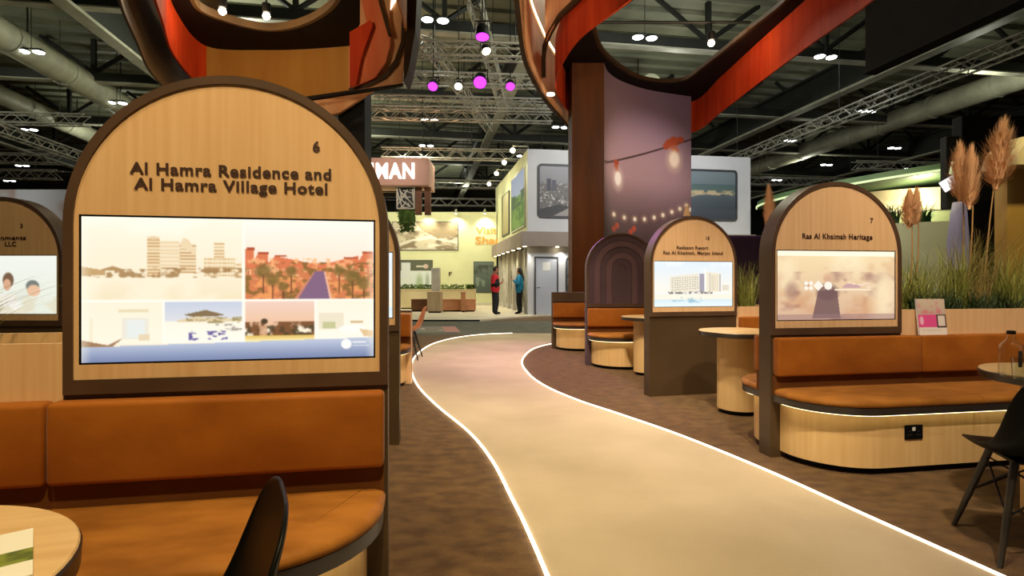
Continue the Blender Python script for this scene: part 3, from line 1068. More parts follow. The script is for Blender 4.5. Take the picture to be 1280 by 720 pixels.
def arch_panel(label, centre, rz, number=None, lines=(), img=None, face='wood', body='panel_dark', rim='frame_brown', screen='screen'):
    t = thing('arch_display_panel', label, 'display panel', (centre[0], centre[1], 0), rz, 'arched booth panels')
    out = arch(PW, PH, 0.0)
    mb = MB()
    n = len(out)
    mb.loft([[(x, 0.0, z) for x, z in out], [(x, PT - 0.012, z) for x, z in out], [(x * 0.985, PT, z * 0.996) for x, z in out]])
    mb.build('body', body, t, True, 30)
    # proud rim round the arch
    zin = 0.882
    oo, ii = arch(PW, PH, 0.835), arch(PW, PH, zin, 0.028)
    r = MB()
    m = len(oo)
    vs = [(x, -0.014, z) for x, z in oo] + [(x, -0.014, z) for x, z in ii] + [(x, 0.0, z) for x, z in oo] + [(x, 0.0, z) for x, z in ii]
    fs = []
    for i in range(m):
        j = (i + 1) % m
        fs += [(i, j, m + j, m + i), (i, 2 * m + i, 2 * m + j, j), (m + i, m + j, 3 * m + j, 3 * m + i)]
    r.add(vs, fs)
    r.build('rim', rim, t, True, 30)
    if face == 'wood':
        hx, hz0, hz1 = 0.467, 0.930, 1.418
        hole = [(-hx, hz0), (hx, hz0), (hx, hz1), (-hx, hz1)]
        w = MB()
        w.bm(fill_face(ii, [hole], -0.007))
        w.add([(x, -0.007, z) for x, z in hole] + [(x, 0.0, z) for x, z in hole], [(i, (i + 1) % 4, 4 + (i + 1) % 4, 4 + i) for i in range(4)])
        w.build('wood_face', 'wood', t)
        b = MB()
        k = 0.006
        for x0, x1, z0, z1 in ((-hx, hx, hz0, hz0 + k), (-hx, hx, hz1 - k, hz1), (-hx, -hx + k, hz0, hz1), (hx - k, hx, hz0, hz1)):
            b.box(x0, x1, -0.005, 0.0, z0, z1)
        b.build('bezel', 'black', t)
        flat_print('display', img, -hx + k, hx - k, hz0 + k, hz1 - k, -0.003, screen, t)
    elif face == 'rings':
        for k in range(5):
            a0 = arch(PW, PH, zin, 0.03 + k * 0.085)
            a1 = arch(PW, PH, zin, 0.03 + k * 0.085 + 0.08)
            q = MB()
            yy = -0.004 - 0.010 * (k % 2) - 0.002 * k
            mm = len(a0)
            vs = [(x, yy, z) for x, z in a0] + [(x, yy, z) for x, z in a1] + [(x, 0.0, z) for x, z in a0] + [(x, 0.0, z) for x, z in a1]
            fs = []
            for i in range(mm):
                j = (i + 1) % mm
                if i == 0:
                    continue
                fs += [(i, j, mm + j, mm + i), (i, 2 * mm + i, 2 * mm + j, j), (mm + i, mm + j, 3 * mm + j, 3 * mm + i)]
            q.add(vs, fs)
            q.build('relief_band', ('panel_purple', 'panel_purple_pale')[k % 2], t, True, 30)
    if number:
        lettering(t, number[0], number[1], number[2], None, number[3], -0.0075, name='number')
    for txt, x, z, wd, h in lines:
        lettering(t, txt, x, z, wd, h, -0.0075)
    return t


def bench(label, origin, rz, L=2.1, sx=1, seam=1.04, socket=None, backs=True, group='tan upholstered booth benches', depth=0.50, back_h=0.82, name='booth_bench'):
    """rounded end at local x=0; local -y is the sitting side; sx mirrors"""
    t = thing(name, label, 'bench', (origin[0], origin[1], 0), rz, group)
    S = Matrix.Scale(sx, 4, Vector((1, 0, 0)))

    def outline(ins, x0=0.0, x1=L, y1=0.0):
        d = depth - ins
        r = 0.40
        pts = []
        if x0 == 0.0:
            a = 0.012 + ins
            pts.append((a, y1))
            for k in range(13):
                an = math.pi + (math.pi / 2) * k / 12
                pts.append((a + r + r * math.cos(an), -d + r + r * math.sin(an)))
        else:
            pts.append((x0, y1))
            pts.append((x0, -d))
        pts.append((x1, -d))
        pts.append((x1, y1))
        return pts

    for a, b in ((0.0, seam), (seam, L)):
        g = 0.0015
        aa = a if a == 0 else a + g
        bb = b - g
        mb = MB()
        mb.prism(outline(0.06, aa, bb), 0.045, 0.385, S)
        mb.build('base', 'wood_bench', t, True, 30)
        mb = MB()
        rings = []
        for z, ins in ((0.43, 0.004), (0.436, -0.004), (0.455, -0.006), (0.468, 0.004), (0.476, 0.028), (0.479, 0.07)):
            rings.append([(x, y, z) for x, y in outline(ins, aa, bb, -0.035)])
        mb.loft(rings, True, S)
        mb.build('seat', 'leather_seat', t, True, 60)
    mb = MB()
    mb.prism(outline(0.10), 0.0, 0.045, S)
    mb.build('plinth', 'plinth_black', t)
    mb = MB()
    mb.prism(outline(0.0), 0.385, 0.43, S)
    mb.build('trim_band', 'trim_dark', t, True, 30)
    # glowing strip tucked under the trim
    o1, o2 = outline(0.006)[1:-1], outline(0.020)[1:-1]
    mb = MB()
    n = len(o1)
    mb.add([(x, y, 0.3845) for x, y in o1] + [(x, y, 0.3845) for x, y in o2] + [(x, y, 0.381) for x, y in o1] + [(x, y, 0.381) for x, y in o2],
           [(2 * n + i, 2 * n + i + 1, 3 * n + i + 1, 3 * n + i) for i in range(n - 1)] + [(i, i + 1, 2 * n + i + 1, 2 * n + i) for i in range(n - 1)] + [(n + i, 3 * n + i, 3 * n + i + 1, n + i + 1) for i in range(n - 1)], S)
    mb.build('light_strip', 'led_bench', t)
    if backs:
        mb = MB()
        mb.box(0.012, L, -0.034, -0.001, 0.43, 0.56, S)
        mb.build('recess_board', 'recess_brown', t)
        for a, b in ((0.008, seam), (seam, L)):
            mb = MB()
            mb.rbox(a + 0.003, b - 0.003, -0.075, -0.001, 0.56, back_h, 0.016, S, 3)
            mb.build('backrest', 'leather', t, True, 50)
    if socket:
        x, z = socket
        s = MB()
        y = -depth + 0.06
        s.rbox(x - 0.065, x + 0.065, y - 0.008, y, z - 0.045, z + 0.045, 0.004, S)
        so = s.build('power_socket', 'black', t)
        so['label'] = 'black twin power socket plate'
        p = MB()
        for dx in (-0.032, 0.032):
            p.box(x + dx - 0.012, x + dx - 0.006, y - 0.0095, y - 0.007, z - 0.02, z - 0.012, S)
            p.box(x + dx + 0.006, x + dx + 0.012, y - 0.0095, y - 0.007, z - 0.02, z - 0.012, S)
            p.box(x + dx - 0.004, x + dx + 0.004, y - 0.0095, y - 0.007, z + 0.002, z + 0.01, S)
        p.build('socket_holes', 'frame_grey', so)
        q = MB()
        q.box(x - 0.014, x + 0.008, y - 0.0095, y - 0.007, z + 0.01, z + 0.032, S)
        q.build('socket_mark', 'paper', so)
    return t


def planter(label, origin, rz, x0, x1, sx=1, h=1.0, d=0.45):
    t = thing('wood_planter', label, 'planter', (origin[0], origin[1], 0), rz, 'wooden planter walls')
    S = Matrix.Scale(sx, 4, Vector((1, 0, 0)))
    MB().box(x0, x1, 0.0, 0.025, 0, h, S).build('front_board', 'wood', t)
    MB().box(x0, x1, d - 0.025, d, 0, h, S).build('back_board', 'wood', t)
    MB().box(x0, x0 + 0.025, 0.025, d - 0.025, 0, h, S).build('end_board', 'wood', t)
    MB().box(x1 - 0.025, x1, 0.025, d - 0.025, 0, h, S).build('end_board', 'wood', t)
    MB().box(x0 + 0.025, x1 - 0.025, 0.025, d - 0.025, h - 0.12, h - 0.05, S).build('soil', 'soil', t)
    return t


def frame_pt(origin, rz, x, y, z=0.0):
    c, s = math.cos(rz), math.sin(rz)
    return (origin[0] + x * c - y * s, origin[1] + x * s + y * c, z)


def grass_clump(label, loc, h=0.7, n=150, spread=0.5, m='grass', seed=0, width=0.006, group='ornamental grasses in the planters', r0=0.09, name='ornamental_grass'):
    rs = random.Random(seed)
    mb = MB()
    for _ in range(n):
        a = rs.uniform(0, 2 * math.pi)
        b = rs.uniform(0, 2 * math.pi)
        rr = r0 * math.sqrt(rs.random())
        x0, y0 = rr * math.cos(a), rr * math.sin(a)
        hh = h * rs.uniform(0.45, 1.0)
        sp = spread * rs.uniform(0.1, 1.0) * hh
        w = width * rs.uniform(0.6, 1.2)
        tx, ty = math.cos(b), math.sin(b)
        nx, ny = -ty, tx
        vs = []
        for k in range(5):
            t = k / 4
            q = t * t
            x = x0 + tx * sp * q
            y = y0 + ty * sp * q
            z = hh * (t - 0.18 * q * spread)
            ww = w * (1 - t) * 0.5 + 0.0004
            vs += [(x - nx * ww, y - ny * ww, z), (x + nx * ww, y + ny * ww, z)]
        mb.add(vs, [(2 * k, 2 * k + 1, 2 * k + 3, 2 * k + 2) for k in range(4)])
    t = thing(name, label, 'grass', loc, 0, group)
    o = mb.build('blades', m, t)
    o['kind'] = 'stuff'
    return t


def pampas(label, base, top, plume_len, plume_w, seed, curve=0.05):
    """stem from base to the foot of the plume, plume standing on it (world points)"""
    rs = random.Random(seed)
    b, e = Vector(base), Vector(top)
    d = (e - b)
    t = thing('pampas_plume', label, 'dried plume', base, 0, 'dried pampas plumes')
    pts = [d * (k / 8) + Vector((curve * math.sin(math.pi * k / 8), 0, 0)) for k in range(9)]
    MB().tube(pts, [0.0065 - 0.003 * k / 8 for k in range(9)], 6).build('stem', 'stem', t, True)
    foot = d - d.normalized() * plume_len
    ax = d.normalized()
    mb = MB()
    core = [foot + ax * plume_len * k / 6 for k in range(7)]
    mb.tube(core, [plume_w * v for v in (0.05, 0.12, 0.14, 0.12, 0.09, 0.05, 0.01)], 8)
    for _ in range(1500):
        s = rs.random()
        a = rs.uniform(0, 2 * math.pi)
        prof = plume_w * 0.5 * (0.25 + 0.75 * math.sin(math.pi * min(1.0, 0.22 + 0.80 * s)) ** 0.9)
        p0 = foot + ax * plume_len * (s * 0.80)
        out = Vector((math.cos(a), math.sin(a), 0))
        ln = plume_len * rs.uniform(0.14, 0.30)
        f = rs.uniform(0.25, 1.0)
        p1 = p0 + out * prof * f * 0.7 + ax * ln * 0.55
        p2 = p1 + ax * ln * 0.55 + out * prof * f * rs.uniform(0.1, 0.45)
        side = ax.cross(out).normalized() * rs.uniform(0.0014, 0.0034)
        vs = [p0 - side * 0.6, p0 + side * 0.6, p1 - side, p1 + side, p2]
        mb.add([tuple(v) for v in vs], [(0, 1, 3, 2), (2, 3, 4)])
    o = mb.build('plume', 'plume', t)
    return t


# booth six, left foreground
A6 = math.atan2(0.183, 0.983)
C6 = (-0.969 + 0.983 * 0.025, 1.90 + 0.183 * 0.025)
arch_panel('large arched wood panel numbered 6 showing hotel pictures, left foreground', C6, A6, ('6', 0.268, 1.652, 0.034),
           [('Al Hamra Residence and', 0.0, 1.556, 0.635, 0.036), ('Al Hamra Village Hotel', 0.0, 1.505, 0.61, 0.036)], img_hotel())
O6 = frame_pt(C6, A6, PW / 2, -0.0005)
bench('long tan bench with rounded right end under the panel numbered 6', O6, A6, 2.0, -1)
planter('wooden planter wall at the left edge beside panel 6', frame_pt(C6, A6, 0, 0), A6, PW / 2 + 0.004, 1.55, -1)

# booth seven, right
A7 = math.atan2(0.17, 0.985)
C7 = (1.763 + 0.985 * PW / 2, 3.82 + 0.17 * PW / 2)
arch_panel('arched wood panel numbered 7 with glowing heritage picture, right', C7, A7, ('7', 0.27, 1.612, 0.034),
           [('Ras Al Khaimah Heritage', 0.0, 1.496, 0.55, 0.036)], img_heritage(), rim='frame_brown')
O7 = frame_pt(C7, A7, -PW / 2, -0.0005)
bench('tan bench with power socket in its base under the panel numbered 7', O7, A7, 2.6, 1, 1.13, socket=(0.68, 0.26))
planter('wooden planter wall of tall grasses right of panel 7', frame_pt(C7, A7, 0, 0), A7, PW / 2 + 0.004, 2.1, 1)
# bench of the next booth, back to back with panel seven
O7b = frame_pt(C7, A7, -PW / 2 + 0.0, PT + 0.0005)
bench('tan bench end seen behind the left edge of panel 7', (O7b[0], O7b[1]), A7 + math.pi, 1.0, -1, 0.6)

# booth fifteen
A15 = math.atan2(0.225, 0.974)
g15 = gp(812, 496)
C15 = (g15[0] + 0.974 * PW / 2, g15[1] + 0.225 * PW / 2)
arch_panel('arched wood panel numbered 15 showing a white resort block', C15, A15, ('15', 0.16, 1.645, 0.034),
           [('Radisson Resort', -0.02, 1.542, 0.37, 0.034), ('Ras Al Khaimah, Marjan Island', -0.01, 1.487, 0.70, 0.034)], img_resort())
planter('wooden planter between panel 15 and panel 7', frame_pt(C15, A15, 0, 0), A15, PW / 2 + 0.004, 1.9, 1, 0.93)
O15b = frame_pt(C15, A15, PW / 2 + 0.01, 0.0)
bench('tan bench hidden behind the round table between panels 15 and 7', O15b, A15, 1.3, 1, 0.7, depth=0.36)

# dark panel with relief arches and its bench
AD = math.atan2(0.05, 1.0)
gd = gp(733, 457)
CD = (gd[0] + PW / 2, gd[1] + 0.03)
arch_panel('dark arched panel with concentric relief bands, left of panel 15', CD, AD, face='rings', body='panel_purple')
bench('tan bench with lit rounded base under the dark arched panel', frame_pt(CD, AD, -PW / 2, -0.0005), AD, 1.3, 1, 1.0)

# farthest right-hand bench with a low dark back wall
AF = 0.02
gf = gp(690, 435.5)
t = thing('low_back_wall', 'low dark back wall behind the farthest bench', 'wall panel', (gf[0], gf[1], 0), AF)
MB().rbox(0, 1.05, 0.0, 0.14, 0, 1.01, 0.008).build('board', 'panel_dark', t)
MB().box(0.0, 1.05, -0.01, 0.0, 0.835, 0.88).build('rail', 'frame_brown', t)
bench('farthest tan bench with lit base beside the curve of the walkway', (gf[0], gf[1] - 0.012), AF, 1.05, 1, 1.0)

# booth three, left background
C3 = (-4.19, 4.6)
arch_panel('dim arched panel numbered 3 behind the grass at left edge', C3, -0.02, ('3', 0.172, 1.640, 0.034),
           [('nments', 0.105, 1.542, 0.21, 0.034), ('LLC', 0.082, 1.492, 0.095, 0.034)], img_couple(), screen='screen')

# panel right behind booth six, seen edge-on
A2 = math.atan2(0.12, 0.993)
g2 = gp(499, 556)
C2 = (g2[0] - 0.993 * PW / 2, g2[1] - 0.12 * PW / 2)
arch_panel('arched panel mostly hidden behind panel 6, only its right edge showing', C2, A2, None, (), img_resort())
bench('tan bench mostly hidden behind panel 6, farther back', (-1.17, 6.55), 0.05, 1.5, -1, 1.0)
t = thing('low_back_wall', 'low wood back wall of the bench hidden behind panel 6', 'wall panel', (-1.17, 6.551, 0), 0.05)
MB().rbox(-1.5, -0.01, 0.0, 0.12, 0, 0.84, 0.006).build('board', 'wood', t)
MB().box(-1.5, -0.01, 0.0, 0.12, 0.84, 0.86).build('rail', 'frame_brown', t)


# ------------------------------------------------------------------ round tables
def round_table(label, x, y, r=0.35, rc=0.19, z=0.75):
    t = thing('round_table', label, 'table', (x, y, 0), 0.3, 'round cafe tables')
    MB().lathe([(rc - 0.03, 0.0), (rc - 0.03, 0.04)], 40).build('plinth', 'plinth_black', t, True, 30)
    MB().lathe([(rc, 0.04), (rc, z - 0.045)], 48).build('drum_leg', 'wood_bench', t, True, 30)
    MB().lathe([(r - 0.012, z - 0.046), (r - 0.002, z - 0.042), (r, z - 0.008), (r - 0.003, z - 0.003)], 64).build('edge_band', 'trim_dark', t, True, 30)
    MB().lathe([(r - 0.003, z - 0.003), (r - 0.006, z)], 64).build('table_top', 'wood_table', t, True, 30)
    return t


round_table('round wood table in the left foreground corner', -1.04, 0.785, 0.348)
round_table('round wood table with glass bottle at the right edge', 2.76, 2.76, 0.36)
round_table('round table on wood drum between panels 15 and 7', 2.09, 5.16, 0.355)
round_table('round table left of panel 15 by the dark arched panel', 1.77, 7.27, 0.35)
round_table('small far round table by the farthest bench', 1.48, 9.15, 0.30)

# leaflet on the left table
im = Img(48, 66, (238, 234, 222))
im.rect(0, 0.45, 1, 0.72, (128, 138, 40))
im.noise(0, 0.45, 1, 0.72, (84, 96, 24), 6, 8, 4)
im.rect(0, 0.82, 0.6, 0.95, (190, 70, 50))
A = Vector((-0.865, 1.012, 0))
e1 = Vector((0.136, -0.16, 0)).normalized() * 0.21
e2 = Vector((-0.16, -0.136, 0)).normalized() * 0.15
t = thing('leaflet', 'white and green leaflet lying on the left table', 'leaflet', (A.x, A.y, 0.7505))
print_sheet('cover', im, lambda X, Y: (e2.x * (1 - X) + e1.x * Y, e2.y * (1 - X) + e1.y * Y, np.full_like(X, 0.0045)), 'print', t)
mb = MB()
q = [Vector((0, 0, 0)), e1, e1 + e2, e2]
mb.prism([(p.x, p.y) for p in q], 0.0, 0.004)
mb.build('pages', 'paper', t)


# ------------------------------------------------------------------ moulded shell chairs
def shell_chair(label, loc, rz, m='black_plastic', legm='dark_wood_leg'):
    """faces local +y"""
    t = thing('shell_chair', label, 'chair', (loc[0], loc[1], 0), rz, 'moulded shell chairs')
    prof = [  # y, z, half width, side lift
        (0.246, 0.428, 0.060, 0.000), (0.243, 0.434, 0.110, 0.000), (0.232, 0.444, 0.155, 0.002), (0.210, 0.451, 0.188, 0.005), (0.17, 0.455, 0.210, 0.012), (0.10, 0.447, 0.222, 0.026), (0.0, 0.440, 0.228, 0.040),
        (-0.10, 0.444, 0.228, 0.052), (-0.165, 0.470, 0.222, 0.058), (-0.205, 0.525, 0.215, 0.050), (-0.228, 0.60, 0.208, 0.036), (-0.248, 0.68, 0.198, 0.026),
        (-0.265, 0.75, 0.178, 0.018), (-0.275, 0.785, 0.155, 0.012), (-0.280, 0.805, 0.118, 0.008), (-0.283, 0.815, 0.06, 0.004)]
    nv = 15
    P = [[None] * nv for _ in prof]
    for i, (y, z, w, l) in enumerate(prof):
        a = prof[max(i - 1, 0)]
        b = prof[min(i + 1, len(prof) - 1)]
        ty, tz = b[0] - a[0], b[1] - a[1]
        L = math.hypot(ty, tz)
        ny, nz = (tz / L, -ty / L)          # towards the sitter
        for j in range(nv):
            s = -1 + 2 * j / (nv - 1)
            k = abs(s) ** 2.6 * l
            P[i][j] = Vector((w * math.sin(s * math.pi / 2 * 0.98) / math.sin(math.pi / 2 * 0.98), y + ny * k, z + nz * k))
    bm = bmesh.new()
    V = [[bm.verts.new(p) for p in row] for row in P]
    for i in range(len(prof) - 1):
        for j in range(nv - 1):
            bm.faces.new((V[i][j], V[i][j + 1], V[i + 1][j + 1], V[i + 1][j]))
    bmesh.ops.recalc_face_normals(bm, faces=bm.faces[:])
    me = bpy.data.meshes.new('shell')
    bm.to_mesh(me)
    bm.free()
    me.polygons.foreach_set('use_smooth', [True] * len(me.polygons))
    me.materials.append(MATS[m])
    o = bpy.data.objects.new('shell', me)
    col.objects.link(o)
    o.parent = t
    md = o.modifiers.new('thick', 'SOLIDIFY')
    md.thickness = 0.009
    md.offset = 0
    md2 = o.modifiers.new('sub', 'SUBSURF')
    md2.levels = 1
    md2.render_levels = 2
    tops, feet = {}, {}
    for sxx in (-1, 1):
        for sy in (-1, 1):
            a = (sxx * 0.115, 0.02 + sy * 0.105, 0.415)
            b = (sxx * 0.215, 0.02 + sy * 0.215, 0.0)
            tops[sxx, sy], feet[sxx, sy] = Vector(a), Vector(b)
            MB().tube([a, tuple((Vector(a) * 0.4 + Vector(b) * 0.6)), b], [0.016, 0.0145, 0.0105], 10).build('leg', legm, t, True)
    br = MB()
    for sxx in (-1, 1):
        br.tube([tops[sxx, -1].lerp(feet[sxx, -1], 0.08), tops[sxx, 1].lerp(feet[sxx, 1], 0.52)], 0.0045, 6)
        br.tube([tops[sxx, 1].lerp(feet[sxx, 1], 0.08), tops[sxx, -1].lerp(feet[sxx, -1], 0.52)], 0.0045, 6)
    for sy in (-1, 1):
        br.tube([tops[-1, sy].lerp(feet[-1, sy], 0.08), tops[1, sy].lerp(feet[1, sy], 0.52)], 0.0045, 6)
        br.tube([tops[1, sy].lerp(feet[1, sy], 0.08), tops[-1, sy].lerp(feet[-1, sy], 0.52)], 0.0045, 6)
    br.build('wire_brace', 'black', t)
    MB().box(-0.12, 0.12, -0.095, 0.135, 0.412, 0.424).build('mount_plate', 'black', t)
    return t


shell_chair('black shell chair at the right edge, facing the bottle table', (2.31, 2.47), math.atan2(0.95, 0.30) - math.pi / 2)
shell_chair('black shell chair in the left foreground, only its back showing', (-0.672, 0.905), math.atan2(-0.45, -0.90) - math.pi / 2)
shell_chair('tan shell chair far back beside the hidden bench', (-1.62, 8.7), math.pi * 0.5, 'tan_shell')


# ------------------------------------------------------------------ bottle, glasses, leaflet stand
t = thing('glass_bottle', 'clear glass water bottle with black cap on the right table', 'bottle', at(1264, 0, 2.66)[:2] + (0.7505,))
MB().lathe([(0.040, 0.0), (0.046, 0.004), (0.048, 0.02), (0.048, 0.130), (0.044, 0.150), (0.026, 0.168), (0.0165, 0.180), (0.0155, 0.205)], 32).build('body', 'clear_glass', t, True)
MB().lathe([(0.0175, 0.200), (0.018, 0.202), (0.018, 0.214), (0.015, 0.217)], 24).build('cap', 'black', t, True)
mb = MB()
mb.add([(0.0485 * math.sin(a), -0.0485 * math.cos(a), z) for z in (0.05, 0.125) for a in (-0.2, -0.1, 0, 0.1, 0.2)], [(i, i + 1, i + 6, i + 5) for i in range(4)])
mb.build('label_strip', 'label_dark', t)
for px, Y, lb in ((1275, 2.58, 'clear drinking glass in front of the glass bottle'), (1290, 2.70, 'clear drinking glass right of the glass bottle')):
    x, y, _ = at(px, 0, Y)
    t = thing('drinking_glass', lb, 'glass', (x, y, 0.7505), 0, 'drinking glasses')
    MB().lathe([(0.026, 0.0), (0.028, 0.003), (0.034, 0.098), (0.0325, 0.098), (0.0265, 0.010), (0.01, 0.009)], 28).build('tumbler', 'clear_glass', t, True)

# leaflet stand on the backrest of bench seven
px0, pz0 = 1162, 0.8205
ls = frame_pt(C7, A7, 0.74, -0.035)
t = thing('leaflet_stand', 'pink and white leaflet stand on the bench back, right of panel 7', 'leaflet stand', (ls[0], ls[1], 0.8205), A7)
im = Img(60, 64, (238, 226, 214))
im.grad(0, 0, 1, 0.45, (214, 196, 172), (200, 176, 160))
im.noise(0, 0, 1, 0.4, (226, 120, 140), 5, 5, 2, 0.5, 0.7, 0.8)
im.rect(0, 0.43, 1, 0.78, (232, 84, 150))
im.rect(0.66, 0.43, 1, 0.8, (66, 48, 44))
im.rect(0.71, 0.47, 0.96, 0.76, (232, 216, 206))
im.ell(0.12, 0.6, 0.07, 0.12, (244, 190, 210))
im.rect(0.1, 0.86, 0.8, 0.875, (206, 196, 190))
W2, H2 = 0.23, 0.255
lean = 0.028
print_sheet('leaflet_front', im, lambda X, Y: (-W2 / 2 + X * W2, -0.012 + (1 - Y) * lean, (1 - Y) * H2), 'print', t)
mb = MB()
mb.add([(-W2 / 2, -0.0105, 0), (W2 / 2, -0.0105, 0), (W2 / 2, -0.0105 + lean, H2), (-W2 / 2, -0.0105 + lean, H2), (-W2 / 2, 0.004, 0), (W2 / 2, 0.004, 0), (W2 / 2, 0.004 + lean, H2), (-W2 / 2, 0.004 + lean, H2)],
       [(0, 1, 2, 3), (5, 4, 7, 6), (0, 4, 5, 1), (3, 2, 6, 7), (0, 3, 7, 4), (1, 5, 6, 2)])
mb.build('holder', 'paper', t)


# ------------------------------------------------------------------ grasses and plumes
def on_planter(C, A, x, y, z):
    return frame_pt(C, A, x, y, z)


for i, (x, y, h, m, n, sp, lb) in enumerate([
        (0.66, 0.20, 0.50, 'grass', 170, 0.9, 'green grass clump right beside panel 7 behind the leaflet stand'),
        (0.92, 0.24, 0.58, 'grass', 190, 0.8, 'green grass clump under the smallest pampas plume'),
        (1.18, 0.20, 0.72, 'grass', 200, 0.7, 'tall grass clump under the double pampas plume'),
        (1.42, 0.24, 0.82, 'grass_dry', 150, 0.6, 'tallest yellowish grass clump under the right pampas plume'),
        (1.66, 0.20, 0.66, 'grass', 180, 0.8, 'grass clump behind the glass bottle at the right edge'),
        (1.92, 0.22, 0.6, 'grass', 150, 0.8, 'grass clump at the far end of the right planter')]):
    p = on_planter(C7, A7, x, y, 0.95)
    grass_clump(lb, p, h, n, sp, m, 20 + i, 0.007)
for i, (x, y, lb) in enumerate([(0.80, 0.13, 'low dark leafy tuft behind the leaflet stand'), (1.05, 0.12, 'low dark leafy tuft in the middle of the right planter'), (1.55, 0.12, 'low dark leafy tuft at the right end of the planter'), (1.30, 0.11, 'low dark leafy tuft under the double plume')]):
    grass_clump(lb, on_planter(C7, A7, x, y, 0.95), 0.26, 130, 1.1, 'grass_dark', 60 + i, 0.013)


def plume_at(label, px, py_top, py_foot, Y, w_px, base_px, seed, curve=0.03):
    top = at(px, py_top, Y)
    z0 = 0.95
    base = ((base_px - 640) / F * Y, Y, z0)
    ln = (py_foot - py_top) / F * Y
    pampas(label, base, top, ln, 1.35 * w_px / F * Y, seed, curve)


YP = 4.42
plume_at('tallest pampas plume, rightmost at the right edge', 1254, 152, 238, YP, 38, 1228, 3, -0.02)
plume_at('broad pampas plume left of the tallest one', 1200, 180, 252, YP + 0.05, 26, 1200, 4)
plume_at('narrow pampas plume right against the broad one', 1215, 185, 262, YP - 0.05, 22, 1206, 5)
plume_at('smallest double pampas plume beside panel 7', 1137, 238, 286, YP - 0.08, 20, 1134, 6)
plume_at('thin pampas plume just right of the smallest one', 1146, 236, 282, YP, 14, 1140, 9)
plume_at('pampas plume peeping out left of panel 7', 961, 233, 292, 6.2, 16, 966, 7)

# grasses left planter (booth six) and between 15 and 7
grass_clump('grass clump in the left planter before the dim panel 3', on_planter(C6, A6, -0.93, 0.16, 0.95), 0.40, 120, 1.5, 'grass', 81, 0.005)
grass_clump('grass clump at the far left end of left planter', on_planter(C6, A6, -1.2, 0.22, 0.95), 0.42, 120, 0.9, 'grass_dry', 82, 0.004)
grass_clump('grass clump in the planter between panels 15 and 7', on_planter(C15, A15, 0.78, 0.2, 0.86), 0.70, 190, 0.8, 'grass', 83, 0.008)
grass_clump('second grass clump between panels 15 and 7', on_planter(C15, A15, 1.1, 0.2, 0.86), 0.7, 160, 0.8, 'grass', 84, 0.008)


# ------------------------------------------------------------------ arch rings overhead
def shell(name, pts, z0, z1, m, parent, closed=False, th=0.0, smooth=True):
    """vertical band along a plan curve; z0, z1 numbers or lists"""
    n = len(pts)
    a0 = z0 if isinstance(z0, (list, tuple)) else [z0] * n
    a1 = z1 if isinstance(z1, (list, tuple)) else [z1] * n
    mb = MB()
    if not th:
        th = 0.02
    q = offset2(pts, th, closed)
    vs = [(pts[i][0], pts[i][1], a0[i]) for i in range(n)] + [(pts[i][0], pts[i][1], a1[i]) for i in range(n)]
    vs += [(q[i][0], q[i][1], a0[i]) for i in range(n)] + [(q[i][0], q[i][1], a1[i]) for i in range(n)]
    fs = []
    for i in range(n if closed else n - 1):
        j = (i + 1) % n
        fs += [(i, j, n + j, n + i), (2 * n + j, 2 * n + i, 3 * n + i, 3 * n + j), (i, 2 * n + i, 2 * n + j, j), (n + j, 3 * n + j, 3 * n + i, n + i)]
    if not closed:
        fs += [(0, n, 3 * n, 2 * n), (n - 1, 3 * n - 1, 4 * n - 1, 2 * n - 1)]
    mb.add(vs, fs)
    return mb.build(name, m, parent, smooth, 35)


def soffit(name, outer, inner, z, m, parent):
    bm = bmesh.new()
    edges = []
    for loop in (outer, inner):
        vs = [bm.verts.new((x, y, z)) for x, y in loop]
        for i in range(len(vs)):
            edges.append(bm.edges.new((vs[i], vs[(i + 1) % len(vs)])))
    bmesh.ops.triangle_fill(bm, use_beauty=True, edges=edges)
    mb = MB()
    mb.bm(bm)
    return mb.build(name, m, parent)


ZS, ZB = 5.3, 4.6
# right ring
R2 = catmull([(4.1, 12.75), (3.0, 12.55), (1.95, 12.15), (1.25, 11.4), (0.88, 10.3), (0.76, 9.3), (0.92, 8.0), (1.3, 7.1), (1.9, 6.0), (3.0, 5.2), (4.0, 5.4), (4.34, 6.6), (4.28, 8.0), (4.22, 9.5), (4.18, 11.2)], True, 8)
I2 = catmull([(1.23, 8.2), (1.42, 9.3), (1.78, 10.25), (2.6, 11.3), (3.44, 11.46), (3.66, 10.6), (3.85, 9.2), (3.98, 8.0), (3.7, 6.5), (2.8, 5.9), (1.7, 6.7)], True, 8)
t = thing('ring_canopy', 'orange lined ring canopy overhead at right with black underside', 'canopy', (0, 0, 0), 0, 'ring canopies overhead')
ring2 = t
shell('orange_lining', R2, ZB, ZS, 'orange_fabric', t, True, -0.03)
soffit('underside', R2, I2, ZS + 0.001, 'soffit_black', t)
shell('opening_edge', I2, ZS, ZS + 0.07, 'ring_brown', t, True, 0.06)
# tan outer band of the left flank
T2 = catmull([(1.25, 11.75), (0.72, 10.3), (0.46, 9.4), (0.25, 8.4), (0.15, 7.2), (0.12, 6.2), (0.3, 5.2), (0.9, 4.4)], False, 8)
nT = len(T2)
shell('tan_band', T2, [4.45 + 0.10 * math.sin(3.0 * i / nT) for i in range(nT)], 6.9, 'tan_fabric', t, False, -0.03)
shell('band_edge', offset2(T2, -0.031, False), [4.42 + 0.10 * math.sin(3.0 * i / nT) for i in range(nT)], 7.0, 'ring_brown', t, False, -0.06)
# glowing line on the tan band
TL = offset2(T2, 0.012, False)
shell('light_line', TL, 5.49, 5.53, 'led_ring', t, False, 0.012)
